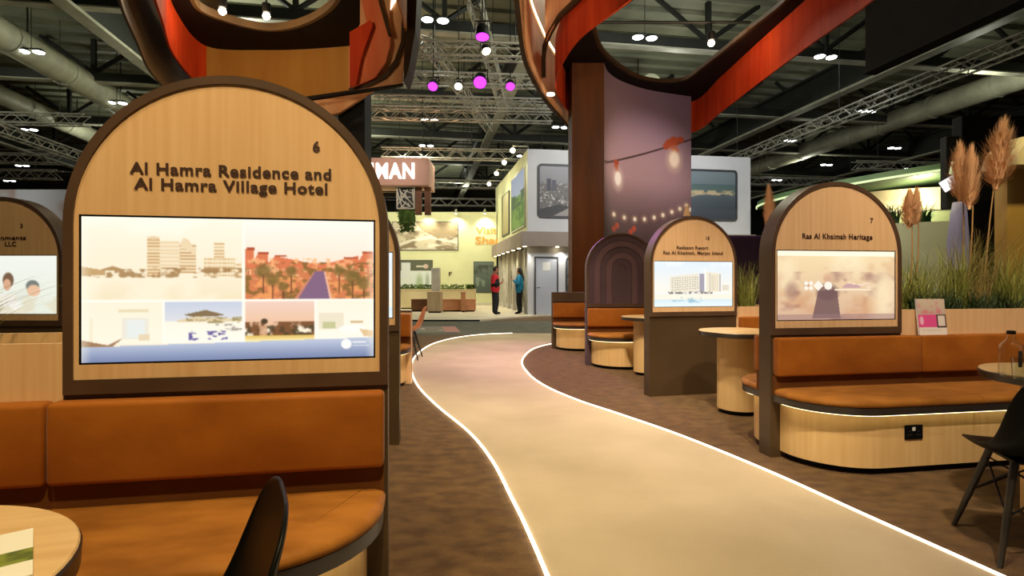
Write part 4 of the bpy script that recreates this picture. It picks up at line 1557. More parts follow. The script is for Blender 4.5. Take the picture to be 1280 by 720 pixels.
# overlapping wave layer between lining and band
W2a = catmull([(0.57, 9.3), (0.62, 8.9), (0.72, 8.4), (0.91, 7.75), (1.25, 7.0)], False, 8)
shell('wave_layer', W2a, 5.16, 6.8, 'tan_fabric', t, False, -0.02)
MB().tube([at(679, 97, 9.62), at(679, 75, 9.58), at(681, 57, 9.45), at(688, 40, 9.0), at(700, 20, 8.4), at(722, -1, 7.75), at(760, -32, 7.0)], 0.045, 8).build('wave_edge', 'ring_brown', t, True)

bl = at(684, 119, 9.75)
MB().lathe([(0.07, bl[2]), (0.07, bl[2] + 0.03)], 16, bl[0] + 0.06, bl[1]).build('downlight', 'led_ring', t)  # small glowing disc at the foot of the tan band

# feature column below the right ring
t = thing('feature_column', 'tall column with wood end and printed string lights wall', 'column', (1.425, 10.85, 0))
MB().box(-0.30, 0.30, -0.35, 0.35, 0, ZS).build('wood_end', 'column_wood', t)
im = Img(160, 520, (150, 120, 120))
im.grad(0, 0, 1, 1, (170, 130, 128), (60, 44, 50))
PWL = catmull([(1.73, 10.52), (1.90, 11.0), (2.28, 11.5), (2.95, 12.0), (3.97, 12.42)], False, 10)
PL = np.array(PWL)
_ang = PL[:, 0] / PL[:, 1]


def py(y, x=809.0):
    """height on the print (0 top, 1 floor) of a photographed row, at the wall's own depth there"""
    D = float(np.interp((x - 640.0) / F, _ang, PL[:, 1]))
    return (5.3 - (CH + (HZ - y) * D / F)) / 5.3


pxx = lambda x: (x - 755.0) / 108.0
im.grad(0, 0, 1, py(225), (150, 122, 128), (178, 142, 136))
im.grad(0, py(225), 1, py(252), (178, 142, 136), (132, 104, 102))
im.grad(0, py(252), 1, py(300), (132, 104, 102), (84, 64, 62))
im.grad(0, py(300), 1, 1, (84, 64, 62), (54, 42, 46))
im.ell(1.0, py(130), 0.75, 0.28, (96, 88, 140), 0.5, 1.6)
im.ell(0.55, py(205), 0.5, 0.12, (190, 154, 148), 0.5, 1.6)
for k in range(60):
    f = k / 59
    im.ell(-0.02 + f * 1.04, py(205.5 - 32 * f + 1.5 * math.sin(math.pi * f), 755 + 108 * f), 0.014, 0.0035, (70, 46, 44), 1, 0.3)
for cx, cy, r in ((770, 203, 3.2), (770, 208, 2.5), (771, 213, 2.4), (836, 180, 5.5), (842, 177, 6), (850, 175, 4), (843, 188, 4.5), (832, 183, 4)):
    im.ell(pxx(cx), py(cy, cx), r / 108, r / 300, (172, 74, 40), 1, 0.5)
im.ell(pxx(772), py(224, 772), 6 / 108, 12 / 300, (246, 226, 200), 0.6, 0.9)
im.ell(pxx(772), py(223, 772), 4 / 108, 8 / 300, (255, 246, 226), 1, 0.5)
im.ell(pxx(842), py(200, 842), 9 / 108, 14 / 300, (236, 206, 170), 0.6, 0.9)
im.ell(pxx(842), py(199, 842), 6 / 108, 10 / 300, (250, 234, 206), 1, 0.6)
for cx, cy in ((767, 268), (780, 272), (793, 274), (805, 274), (817, 272), (828, 269), (839, 265), (849, 261), (857, 257), (862, 262)):
    im.ell(pxx(cx), py(cy, cx), 4 / 108, 4.5 / 300, (210, 170, 130), 0.5, 1.0)
    im.ell(pxx(cx), py(cy, cx), 2 / 108, 2.6 / 300, (255, 244, 214), 1, 0.5)
for cx, cy in ((767, 286), (792, 286), (771, 282), (788, 290)):
    im.ell(pxx(cx), py(cy, cx), 2.6 / 108, 3.6 / 300, (196, 84, 56), 1, 0.5)
im.poly([(pxx(853), py(270, 853)), (pxx(857), py(254, 857)), (pxx(862), py(270, 862))], (216, 170, 110))
def wall_pos(X, Y):
    # sample so that picture x runs evenly as seen from the walkway
    ang = PL[:, 0] / PL[:, 1]
    s = (ang - ang[0]) / (ang[-1] - ang[0])
    x = np.interp(X, s, PL[:, 0]) - 1.425
    y = np.interp(X, s, PL[:, 1]) - 10.85
    z = 5.3 - Y * 5.3
    return x, y - 0.012, z


print_sheet('printed_wall', im, wall_pos, 'print', t)
sh = shell('wall_core', [(x - 1.425, y - 10.85) for x, y in PWL], 0, ZS, 'panel_dark', t, False, 0.12)

# left ring
R1 = catmull([(-5.32, 9.75), (-4.4, 9.92), (-3.4, 9.85), (-2.5, 9.65), (-1.92, 9.35), (-1.62, 8.4), (-1.42, 7.2), (-1.5, 6.0), (-2.3, 5.1), (-3.3, 5.2), (-4.0, 6.2), (-4.55, 7.3), (-5.1, 8.5)], True, 8)
I1 = catmull([(-4.57, 8.0), (-4.66, 8.6), (-4.05, 9.12), (-3.3, 8.9), (-2.56, 8.15), (-2.3, 7.2), (-2.6, 6.2), (-3.3, 6.0), (-4.0, 6.8)], True, 8)
t = thing('ring_canopy', 'peach and red ring canopy overhead at left with two bulbs', 'canopy', (0, 0, 0), 0, 'ring canopies overhead')
nR = len(R1)
far_part = R1[0:27]
shell('peach_wall', offset2(far_part, -0.0, False), [4.42 + 0.012 * max(0, i - 14) for i in range(27)], ZS, 'peach_fabric', t, False, 0.03)
left_part = R1[80:] + R1[:1]
shell('red_lining', left_part, ZB, ZS, 'orange_fabric', t, False, 0.03)
near_part = R1[46:81]
shell('near_lining', near_part, ZB, ZS, 'tan_fabric', t, False, 0.03)
right_part = R1[26:47]
nr = len(right_part)
shell('orange_band', right_part, [4.5 + 0.02 * i for i in range(nr)], 6.8, 'peach_fabric', t, False, 0.03)
soffit('underside', R1, I1, ZS + 0.001, 'soffit_black', t)
shell('opening_edge', I1, ZS, ZS + 0.12, 'ring_edge', t, True, 0.06)
lo = offset2(R1[78:] + R1[:3], 0.28, False)
shell('outer_band', lo, ZB - 0.32, 7.0, 'ring_edge', t, False, 0.03)
# overlapping cut-out layers at the right flank
def cutout(name, px, Y, m, th=0.03):
    pts = [at(a, b, Y) for a, b in px]
    mb = MB()
    mb.loft([[(x, y, z) for x, y, z in pts], [(x, y + th, z) for x, y, z in pts]])
    return mb.build(name, m, t)


cutout('tan_layer', [(450, -40), (506, -40), (506, 60), (503, 103), (470, 108), (436, 113), (436, 60), (450, 30)], 8.14, 'tan_fabric')
cutout('dark_edge', [(436, 110), (462, 103), (480, 92), (493, 75), (501, 52), (502, 30), (503, -40), (505, -40), (506, 30), (505, 55), (497, 80), (482, 97), (462, 107), (436, 114)], 8.09, 'ring_brown', 0.04)
cutout('orange_layer', [(446, -40), (466, -40), (474, 5), (487, 44), (488, 56), (482, 78), (468, 97), (440, 109), (437, 100), (437, 45), (458, 28), (452, 0)], 8.03, 'pink_fabric')
cutout('layer_edge', [(466, -40), (470, -40), (478, 5), (489, 44), (485, 44), (474, 5)], 7.98, 'ring_brown', 0.04)
cutout('pale_layer', [(471, -40), (487, -40), (487, 38), (479, 5)], 8.05, 'tan_fabric', 0.02)
cutout('pink_flap', [(437, 40), (463, 25), (466, 32), (452, 70), (445, 106), (437, 108)], 7.94, 'orange_fabric')
cutout('light_slot', [(488, 12), (495, 0), (496, -10), (490, -10)], 8.12, 'led_ring', 0.01)
cutout('outer_edge', [(505, -40), (523, -40), (519, 40), (511, 85), (505, 103)], 8.1, 'ring_brown', 0.4)
cutout('wall_foot', [(380, 121), (503, 103), (503, 106), (380, 125)], 9.5, 'soffit_black', 0.1)
cutout('under_bracket', [(380, 124), (466, 110), (466, 113), (424, 141), (400, 146)], 9.9, 'tan_fabric', 0.08)
# column below the left ring
t = thing('black_column', 'black square column under the left ring canopy', 'column', (-2.90, 10.35, 0))
MB().rbox(-0.24, 0.24, -0.24, 0.24, 0, 5.4, 0.01).build('shaft', 'black', t)
MB().rbox(-0.32, 0.32, -0.32, 0.32, 0, 0.06, 0.01).build('foot', 'plinth_black', t)


def ring_bulb(px, py, Y, label, bar, par):
    x, y, z = at(px, py, Y)
    t = thing('ring_spotlight', label, 'spotlight', (x, y, z), 0, 'bare spotlights in the ring canopies')
    bm = bmesh.new()
    bmesh.ops.create_icosphere(bm, subdivisions=2, radius=0.055)
    MB().bm(bm).build('bulb', 'bulb_warm', t, True)
    MB().lathe([(0.03, 0.04), (0.06, 0.05), (0.065, 0.18), (0.04, 0.2)], 16).build('housing', 'black', t, True)
    MB().tube([(0, 0, 0.19), (0, 0, ZS + 0.25 - z)], 0.012, 6).build('stem', 'black', t)
    bx0, bx1 = bar
    MB().tube([(bx0 - x, 0, ZS + 0.25 - z), (bx1 - x, 0, ZS + 0.25 - z)], 0.025, 6).build('support_bar', 'steel_dark', t)
    lamp('ring_bulb_light', 'POINT', (x, y - 0.09, z - 0.06), 16, WARM2, None, 0.05)
    return t


ring_bulb(278, 14, 8.3, 'left bare spotlight in the left ring canopy', (-4.7, -2.5), None)
ring_bulb(333, 20, 8.5, 'right bare spotlight in the left ring canopy', (-4.7, -2.7), None)
ring_bulb(889, 54, 9.4, 'bare spotlight in the right ring canopy', (1.4, 4.0), None)

# unseen housings and overhead truss, made to go with the added spots
lattice_truss('overhead lattice truss above the walkway, nearest the viewer', (-3.0, 0.60, 5.45), (4.2, 0.60, 5.45), 0.29)
for (l, tg, p, c, a, wh) in SPOTS:
    d = (Vector(tg) - Vector(l)).normalized()
    t = thing('added_spotlight', 'unseen black spotlight added overhead, aimed at %s' % wh, 'stage lamp', tuple(Vector(l) - d * 0.02), 0, 'added overhead spotlights')
    M = d.to_track_quat('Z', 'Y').to_matrix().to_4x4()
    rings = [[tuple(M @ Vector((r * math.cos(2 * math.pi * k / 14), r * math.sin(2 * math.pi * k / 14), h))) for k in range(14)] for r, h in ((0.05, -0.42), (0.12, -0.36), (0.14, -0.16))]
    MB().loft(rings).build('housing', 'black', t, True)
    MB().tube([tuple(d * -0.28), (d.x * -0.28, d.y * -0.28, 0.62)], 0.015, 6).build('bracket', 'black', t)


# ------------------------------------------------------------------ pale green stand at the back left
PZ = 0.05
BW = 27.0                                  # depth of its back wall
bw = lambda px, py: ((px - 640) / F * BW, CH + (HZ - py) / F * BW)
mb = MB()
p0, p1 = gp(380, 401.5), gp(600, 401.5)
mb.prism([(-12.0, 16.9), (p1[0], 16.9), (p1[0] + 0.6, 17.8), (0.9, 19.2), (9.6, 20.8), (9.6, 28.0), (-12.0, 28.0)], 0.0, PZ)
tag(mb.build('platform', 'platform_cream'), 'cream raised floor of the pale green stand', 'platform', kind='structure')
mb = MB()
mb.box(-12.0, p1[0], 16.86, 16.9, 0.0, PZ)
tag(mb.build('trim_1', 'black'), 'black front edge of the cream raised floor', 'trim', kind='structure')

t = thing('stand_wall', 'pale green back wall of the far left stand', 'wall panel', (0, BW, PZ))
MB().box(-12.0, -0.75, 0.0, 0.2, 0, bw(0, 265)[1] - PZ).build('board', 'pale_wall', t)
MB().box(-12.0, -0.75, -0.01, 0.0, 0, 0.12).build('skirting', 'lattice_white', t)


def poster(label, px0, px1, py0, py1, im, cat='poster', m='print', frame='frame_grey', Y=BW, group='posters on the pale green stand'):
    x0, z1 = at(px0, py0, Y)[0], at(px0, py0, Y)[2]
    x1, z0 = at(px1, py1, Y)[0], at(px1, py1, Y)[2]
    t = thing('poster', label, cat, ((x0 + x1) / 2, Y, z0), 0, group)
    w, h = (x1 - x0) / 2, z1 - z0
    MB().box(-w, w, -0.03, -0.001, 0, h).build('board', frame, t)
    flat_print('picture', im, -w + 0.03, w - 0.03, 0.03, h - 0.03, -0.032, m, t)
    return t


im = Img(80, 38, (196, 186, 160))
im.noise(0, 0, 1, 1, (120, 104, 80), 7, 5, 41, 0.42, 0.62, 0.9)
im.noise(0, 0.2, 1, 1, (222, 216, 200), 5, 6, 42, 0.5, 0.62, 0.8)
im.poly([(0, 1), (0.3, 0.7), (0.6, 0.6), (1, 0.8), (1, 0.7), (0.5, 0.5), (0, 0.8)], (226, 222, 206), 0.8)
im.poly([(0.35, 0), (1, 0), (1, 0.5), (0.7, 0.6), (0.45, 0.3)], (134, 112, 78), 0.7)
poster('wide grey brown aerial photo on the pale green wall', 490, 573, 277, 313, im)
im = Img(60, 50, (206, 212, 208))
im.rect(0, 0, 1, 0.36, (84, 88, 70))
im.rect(0.02, 0.08, 0.32, 0.62, (204, 210, 212))
im.ell(0.8, 0.2, 0.08, 0.08, (200, 170, 160))
im.rect(0.5, 0.18, 0.75, 0.24, (190, 190, 176))
im.rect(0.38, 0.4, 1, 1, (204, 214, 212))
im.ell(0.6, 0.8, 0.1, 0.3, (150, 168, 130), 0.8, 0.9)
im.ell(0.85, 0.75, 0.06, 0.3, (150, 160, 150), 0.8, 0.9)
poster('poster with dark green header and pale picture behind the counters', 500, 541, 325, 362, im)
im = Img(30, 50, (80, 92, 84))
im.grad(0, 0, 1, 1, (96, 108, 100), (66, 78, 70))
im.noise(0, 0.1, 1, 0.4, (60, 66, 54), 6, 6, 45, 0.45, 0.6, 0.9)
im.noise(0, 0.5, 1, 0.8, (126, 140, 128), 6, 6, 46, 0.5, 0.65, 0.8)
poster('dark tall poster beside the person in red', 592, 617, 327, 366, im)

def wall_text(label, name, txt, px, py, w_px, h_px, m, Y, bold=0.02, cat='lettering'):
    x, _, z = at(px, py, Y)
    t = thing(name, label, cat, (x, Y - 0.02, z))
    lettering(t, txt, 0, 0, w_px / F * Y, h_px / F * Y, 0, m, bold, 1.0)
    return t


wall_text('small orange word above the large one on pale wall', 'wall_lettering', 'Visit', 608, 292, 26, 8, 'orange_letter', BW, 0.02)
wall_text('large orange letters on the pale green wall', 'wall_lettering', 'Sharjah', 620, 305, 52, 9, 'orange_letter', BW, 0.03)
wall_text('small dark mark on the pale green wall', 'wall_lettering', 'F', 563, 345, 4, 5, 'lettering', BW, 0.02)

for px, w in ((534, 'left'), (570, 'middle'), (606, 'right')):
    x, y, z = at(px, 267, BW - 0.4)
    t = thing('wall_wash_lamp', 'small %s lamp washing the pale green wall' % w, 'lamp', (x, y, z), 0, 'wall washing lamps')
    MB().lathe([(0.05, 0.0), (0.06, 0.02), (0.06, 0.16), (0.04, 0.18)], 12).build('head', 'steel_light', t, True)
    MB().lathe([(0.045, -0.012), (0.045, -0.001)], 12).build('lens', 'lens_warm', t)
    MB().tube([(0, 0, 0.17), (0, 0.1, 0.24), (0, 0.4, 0.24)], 0.015, 5).build('arm', 'steel_light', t)
    lamp('wall_wash_light', 'SPOT', (x, y, z - 0.05), 90, (1.0, 0.95, 0.74), (x, BW + 0.1, z - 1.2), 0.05, 110, 0.8)
lamp('sign_fill_light', 'SPOT', (-3.8, 15.6, 6.6), 420, (1.0, 0.86, 0.74), (-4.2, 20.0, 5.1), 0.1, 40, 0.9)  # spot without a fixture, added to brighten the hanging sign
lamp('stand_ceiling_light', 'AREA', (-4.0, 22.0, 6.2), 420, (1.0, 0.95, 0.70), (-4.0, 23.5, 0), 3.0)

# counters
def counter(label, px0, px1, py0, py1, Y, m, depth=0.5, top=None, name='display_counter', z0=PZ):
    x0, _, z1 = at(px0, py0, Y)
    x1 = at(px1, py1, Y)[0]
    t = thing(name, label, 'counter', ((x0 + x1) / 2, Y, z0), 0, 'counters of the pale green stand')
    w = (x1 - x0) / 2
    MB().rbox(-w, w, 0, depth, 0.05, z1 - z0 - 0.03, 0.01).build('body', m, t)
    MB().box(-w + 0.04, w - 0.04, 0.03, depth - 0.03, 0, 0.05).build('plinth', 'plinth_black', t)
    MB().rbox(-w - 0.015, w + 0.015, -0.015, depth + 0.015, z1 - z0 - 0.03, z1 - z0, 0.006).build('top', top or m, t)
    return t


counter('long low pale counter with hedge on top at the back', 500, 594, 361.5, 378, 23.5, 'cream_stand', 0.5)
counter('beige ribbed counter in the middle of the far stand', 534, 551, 364.5, 387, 20.6, 'counter_beige', 0.6)
counter('low wood counter right of the beige one', 552, 594, 374, 385, 21.4, 'counter_wood', 0.5)
counter('narrow upright wood block on the low counter', 576, 581.5, 365, 386, 21.0, 'counter_wood', 0.3)
counter('low wood counter left of the beige one', 514, 533, 374, 387, 21.4, 'brown_slat', 0.5)
for i, (a, b) in enumerate(((501, 518), (519, 539), (547, 580), (583, 592))):
    x0, _, z = at(a, 361.5, 23.7)
    x1 = at(b, 361.5, 23.7)[0]
    mb = MB()
    rs = random.Random(i)
    for _ in range(160):
        cx, cy, cz = rs.uniform(x0, x1), rs.uniform(23.55, 23.9), z + rs.uniform(0.0, 0.16)
        an = rs.uniform(0, 6.28)
        l = rs.uniform(0.06, 0.12)
        mb.add([(cx, cy, cz), (cx + l * math.cos(an), cy + l * math.sin(an), cz + l * 0.7), (cx + l * math.cos(an + 0.7), cy + l * math.sin(an + 0.7), cz + l * 0.3)], [(0, 1, 2)])
    mb.box(x0, x1, 23.56, 23.9, z, z + 0.05)
    o = mb.build('hedge_strip', 'moss')
    tag(o, ['leafy hedge strip at the left end of the pale counter', 'leafy hedge strip behind the beige counter', 'longest leafy hedge strip on the pale counter', 'short leafy hedge strip at right end of pale counter'][i], 'hedge', 'hedge strips on the pale counter')
t = thing('white_post', 'white square post standing behind the beige counter', 'post', at(545, 380, 22.0)[:2] + (PZ,))
MB().rbox(-0.16, 0.16, -0.16, 0.16, 0, at(545, 335, 22.0)[2] - PZ, 0.01).build('shaft', 'lattice_white', t)
MB().rbox(-0.2, 0.2, -0.2, 0.2, 0, 0.05, 0.01).build('foot', 'lattice_white', t)

# floor graphic in the aisle
im = Img(70, 40, (110, 106, 90))
im.grad(0, 0, 1, 1, (118, 104, 92), (112, 104, 88))
im.rect(0.82, 0.05, 1, 0.95, (196, 118, 116), 0.8)
im.noise(0.3, 0.3, 0.8, 0.7, (196, 188, 170), 14, 6, 9, 0.52, 0.6, 0.9)
im.rect(0, 0.42, 0.3, 0.5, (190, 130, 120), 0.6)
q0, q1, q2, q3 = gp(470, 408.5), gp(569, 408), gp(576, 415.5), gp(470, 416.5)
t = thing('floor_graphic', 'faded pink edged graphic lying on the grey aisle carpet', 'floor graphic', (0, 0, 0.0045))
print_sheet('graphic', im, lambda X, Y: ((q0[0] * (1 - X) + q1[0] * X) * (1 - Y) + (q3[0] * (1 - X) + q2[0] * X) * Y, (q0[1] * (1 - X) + q1[1] * X) * (1 - Y) + (q3[1] * (1 - X) + q2[1] * X) * Y, np.full_like(X, 0.0015)), 'print', t)

# hanging lit sign
YS = 20.0
sx0, _, sz0 = at(440, 232, YS)
sx1, _, sz1 = at(527, 197, YS)
t = thing('hanging_sign', 'pink brown hanging sign box with glowing white letters', 'sign', ((sx0 + sx1) / 2, YS, sz0))
w, h = (sx1 - sx0) / 2, sz1 - sz0
MB().rbox(-w, w + 0.25, 0, 1.6, 0, h, 0.03).build('box', 'brown_box', t)
lettering(t, 'AJMAN', -0.04, 0.27, 2.06, 0.52, -0.012, 'sign_white', 0.035, 1.12, 'glowing_letters')
for x in (-w + 0.15, w - 0.28, w + 0.05):
    MB().box(x, x + 0.22, 0.35, 0.5, -1.0, 0).build('leg_board', 'brown_slat', t)
for k in range(4):
    MB().box(-w + 0.1, w + 0.2, 0.6, 0.63, -0.14 - k * 0.1, -0.1 - k * 0.1).build('slat', 'steel_dark', t)
cx0, cx1 = at(494.5, 0, YS)[0] - (sx0 + sx1) / 2, at(516, 0, YS)[0] - (sx0 + sx1) / 2
co = MB().box(cx0, cx1, 0.25, 0.85, -0.80, 0).build('core', 'steel_dark', t)
lat = MB()
rs = random.Random(5)
n = 0
for k in range(14):
    a = (cx0 + (cx1 - cx0) * rs.random(), 0.245, -0.78 * rs.random())
    b = (cx0 + (cx1 - cx0) * rs.random(), 0.245, -0.78 * rs.random())
    lat.tube([a, b], 0.022, 4)
for z in (0.0, -0.79):
    lat.tube([(cx0, 0.245, z), (cx1, 0.245, z)], 0.03, 4)
for x in (cx0, cx1):
    lat.tube([(x, 0.245, 0), (x, 0.245, -0.79)], 0.03, 4)
lat.build('lattice', 'lattice_white', t)
mb = MB()
for _ in range(700):
    x, y, z = rs.uniform(cx0 + 0.05, cx1 - 0.05), rs.uniform(0.25, 0.8), -0.8 - rs.random() ** 1.3 * 0.75
    l = rs.uniform(0.05, 0.1)
    an = rs.uniform(0, 6.28)
    mb.add([(x, y, z), (x + l * math.cos(an), y + l * math.sin(an) * 0.4, z - l), (x + l * math.cos(an + 1), y + l * math.sin(an) * 0.4, z - l * 1.2)], [(0, 1, 2)])
mb.box(cx0 + 0.06, cx1 - 0.06, 0.3, 0.8, -1.3, -0.8)
tag(mb.build('hanging_moss', 'moss', t), kind='stuff')
MB().tube([(-w + 0.3, 0.8, h), (-w + 0.3, 0.8, 11 - sz0)], 0.02, 5).build('hanger', 'steel_dark', t)
MB().tube([(w - 0.1, 0.8, h), (w - 0.1, 0.8, 11 - sz0)], 0.02, 5).build('hanger', 'steel_dark', t)

# ------------------------------------------------------------------ grey two-storey stand
BC = (0.55, 19.4)
BH = 5.75
AB = HA
t = thing('two_storey_stand', 'light grey two storey stand with rounded picture windows', 'building', (BC[0], BC[1], PZ), AB)
ts = t
LBX, LBY = 8.4, 8.4
MB().box(0.0, LBX, 0.0, 0.2, 0, BH).build('front_wall', 'white_wall', t)
MB().box(0.0, 0.2, 0.2, LBY, 2.85, BH).build('side_wall', 'pale_wall', t)
MB().box(0.12, 0.3, 0.2, LBY, 0, 2.35).build('side_wall', 'white_wall', t)
MB().box(0.2, LBX, 0.2, LBY, BH - 0.1, BH - 0.02).build('roof', 'white_wall', t)
MB().box(-0.28, LBX, -0.35, 0.0, 2.36, 2.86).build('canopy_band', 'taupe', t)
MB().box(-0.28, 0.0, 0.0, LBY, 2.36, 2.86).build('canopy_band', 'taupe', t)


def rrect(x0, x1, z0, z1, r, n=5):
    pts = []
    for cx, cz, a0 in ((x1 - r, z1 - r, 0), (x0 + r, z1 - r, 90), (x0 + r, z0 + r, 180), (x1 - r, z0 + r, 270)):
        for k in range(n + 1):
            a = math.radians(a0 + 90 * k / n)
            pts.append((cx + r * math.cos(a), cz + r * math.sin(a)))
    return pts


def picture_window(parent, x0, x1, z0, z1, im, r=0.14, fw=0.07, m='print', name='picture_window'):
    o = rrect(x0, x1, z0, z1, r)
    i = rrect(x0 + fw, x1 - fw, z0 + fw, z1 - fw, max(0.01, r - fw * 0.6))
    n = len(o)
    mb = MB()
    vs = [(x, -0.05, z) for x, z in o] + [(x, -0.05, z) for x, z in i] + [(x, 0, z) for x, z in o] + [(x, 0, z) for x, z in i]
    fs = []
    for k in range(n):
        j = (k + 1) % n
        fs += [(k, j, n + j, n + k), (k, 2 * n + k, 2 * n + j, j), (n + k, n + j, 3 * n + j, 3 * n + k)]
    mb.add(vs, fs)
    f = mb.build(name, 'frame_grey', parent, True, 30)
    flat_print('pane', im, x0 + fw * 0.7, x1 - fw * 0.7, z0 + fw * 0.7, z1 - fw * 0.7, -0.02, m, f)
    return f


def bx(px, Yoff=0.0):
    """local x on the front wall for an image column"""
    r = (px - 640) / F
    c, s = math.cos(AB), math.sin(AB)
    return (r * BC[1] - BC[0]) / (c - r * s)


im = Img(90, 80, (90, 92, 96))
im.grad(0, 0, 1, 0.36, (150, 150, 156), (132, 130, 134))
im.rect(0, 0.36, 1, 1, (104, 100, 98))
rs = np.random.RandomState(4)
for k in range(260):
    x, y = rs.rand(), 0.30 + 0.55 * rs.rand()
    s = 0.012 + 0.03 * (y - 0.25)
    g = rs.randint(60, 205)
    im.rect(x, y, x + s, y + s * (1.2 + rs.rand()), (g, g - 4, g - 8))
im.rect(0.12, 0.26, 0.18, 0.5, (66, 66, 78))
im.rect(0.2, 0.29, 0.26, 0.5, (80, 80, 92))
im.poly([(0.2, 1), (0.45, 0.78), (1, 0.68), (1, 0.94)], (150, 144, 140))
im.poly([(0, 0.86), (0.3, 0.76), (0.5, 0.8), (0.2, 1), (0, 1)], (58, 56, 58))
picture_window(t, bx(672), bx(672) + 2.4, 3.37, 5.25, im)
im = Img(80, 72, (84, 100, 104))
im.grad(0, 0, 1, 0.28, (120, 132, 138), (104, 118, 124))
im.grad(0, 0.28, 1, 0.48, (78, 100, 102), (92, 106, 100))
im.grad(0, 0.48, 1, 1, (84, 94, 100), (50, 56, 68))
im.poly([(0, 0.55), (0.3, 0.44), (1, 0.45), (0.4, 0.5), (0.1, 0.6)], (168, 152, 124), 0.9)
im.noise(0.2, 0.4, 0.95, 0.5, (196, 178, 140), 14, 14, 8, 0.5, 0.6, 0.8)
picture_window(t, bx(921) - 2.5, bx(921), 3.37, 5.25, im)
im = Img(40, 60, (150, 160, 150))
im.grad(0, 0, 1, 1, (196, 200, 200), (110, 104, 90))
im.noise(0, 0.5, 1, 1, (70, 60, 48), 6, 8, 3, 0.45, 0.6)
picture_window(t, bx(707), bx(707) + 1.6, 0.75, 2.02, im, 0.14, 0.06, name='shop_window')
# side wall pictures (upper floor), facing the aisle
def side_print(im, y0, y1, z0, z1, m='backlit_print', nm='side_picture'):
    f = MB().box(-0.05, -0.001, y0 - 0.05, y1 + 0.05, z0 - 0.05, z1 + 0.05).build(nm, 'frame_grey' if nm == 'side_window' else 'lattice_white', ts)
    print_sheet('pane', im, lambda X, Y: (np.full_like(X, -0.053), y1 - X * (y1 - y0), z1 - Y * (z1 - z0)), m, f)


im = Img(50, 60, (150, 190, 110))
im.grad(0, 0, 1, 0.4, (196, 210, 236), (220, 230, 244))
im.poly([(0, 0.55), (1, 0.3), (1, 1), (0, 1)], (112, 158, 70))
im.noise(0, 0.45, 1, 1, (160, 200, 96), 9, 9, 3, 0.45, 0.6)
im.noise(0, 0.35, 1, 0.6, (104, 130, 90), 7, 7, 5, 0.45, 0.6)
im.a = im.a[:, ::-1]
side_print(im, 0.45, 3.3, 3.15, 5.2)
im = Img(30, 50, (176, 170, 120))
im.grad(0, 0, 1, 1, (190, 184, 140), (150, 140, 96))
im.rect(0, 0, 0.15, 1, (60, 56, 44))
side_print(im, 4.0, 5.9, 3.2, 4.9, 'print', 'side_window')
# glazed bays and posts on the ground floor side
for k in range(6):
    y0 = 0.5 + k * 1.3
    MB().box(-0.02, 0.118, y0, y0 + 0.12, 0, 2.36).build('mullion', 'lattice_white', t)
    im = Img(12, 30, (150, 150, 120))
    im.grad(0, 0, 1, 1, (206, 200, 160), (150, 140, 104))
    im.noise(0, 0.3, 1, 1, (96, 90, 70), 3, 5, k, 0.45, 0.6)
    print_sheet('glazed_bay', im, lambda X, Y, y0=y0: (np.full_like(X, 0.116), y0 + 1.2 - X * 1.0, 2.2 - Y * 2.0), 'print', t)
    MB().lathe([(0.06, 2.345), (0.06, 2.36)], 12, -0.14, y0 + 0.5).build('downlight', 'lens_warm', t)
MB().lathe([(0.06, 2.345), (0.06, 2.36)], 12, -0.14, -0.17).build('downlight', 'lens_warm', t)
MB().lathe([(0.06, 2.345), (0.06, 2.36)], 12, bx(695), -0.17).build('downlight', 'lens_warm', t)
for xx, yy in ((-0.14, 0.9), (-0.14, 2.6), (-0.14, 5.0), (-0.14, -0.2), (1.15, -0.2), (3.4, -0.2)):
    p = frame_pt(BC, AB, xx, yy, 2.36)
    lamp('canopy_downlight', 'SPOT', (p[0], p[1], p[2]), 34, (1.0, 0.95, 0.82), (p[0], p[1], 0), 0.05, 110, 0.7)
# upper edge spots of the side wall
for y in (0.2, 2.2, 4.4, 7.0):
    p = frame_pt(BC, AB, -0.5, y, BH + 0.02)
    s = thing('edge_spotlight', ['bright spotlight at the front corner of the grey stand roof', 'second bright spotlight along the grey stand side', 'third bright spotlight along the grey stand side', 'farthest bright spotlight along the grey stand side'][(0.2, 2.2, 4.4, 7.0).index(y)], 'spotlight', p, AB, 'roof edge spotlights')
    bm = bmesh.new()
    bmesh.ops.create_icosphere(bm, subdivisions=2, radius=0.09)
    MB().bm(bm).build('bulb', 'lens_warm', s, True)
    MB().tube([(0, 0, 0.08), (0, 0, 0.16), (0.55, 0, 0.16), (0.55, 0, 0.0)], 0.02, 6).build('arm', 'steel_light', s)
    q = frame_pt(BC, AB, 0.0, y, BH - 1.6)
    lamp('edge_spot_light', 'SPOT', (p[0] - 0.1, p[1], p[2]), 70, (1.0, 0.95, 0.72), q, 0.06, 100, 0.8)

# door
dx0, dx1 = bx(668), bx(697.5)
dd = thing('door_1', 'grey door with white notice on the two storey stand', 'door', frame_pt(BC, AB, dx0, -0.001, PZ), AB)
dd['kind'] = 'structure'
DW = dx1 - dx0
MB().box(0.04, DW - 0.04, -0.03, 0, 0, 1.97).build('leaf', 'door_grey', dd)
for a in ((0, 0.045, 0, 2.02), (DW - 0.045, DW, 0, 2.02), (0, DW, 1.97, 2.02)):
    MB().box(a[0], a[1], -0.05, 0, a[2], a[3]).build('door_frame', 'frame_grey', dd)
MB().box(0.28, 0.56, -0.034, -0.030, 1.53, 1.83).build('notice', 'paper', dd)
MB().tube([(0.1, -0.06, 0.95), (0.2, -0.06, 0.95)], 0.012, 6).build('handle', 'frame_grey', dd)
MB().tube([(0.1, -0.03, 0.95), (0.1, -0.06, 0.95)], 0.012, 6).build('handle_neck', 'frame_grey', dd)
p = frame_pt(BC, AB, 4.0, -6.0, 6.4)
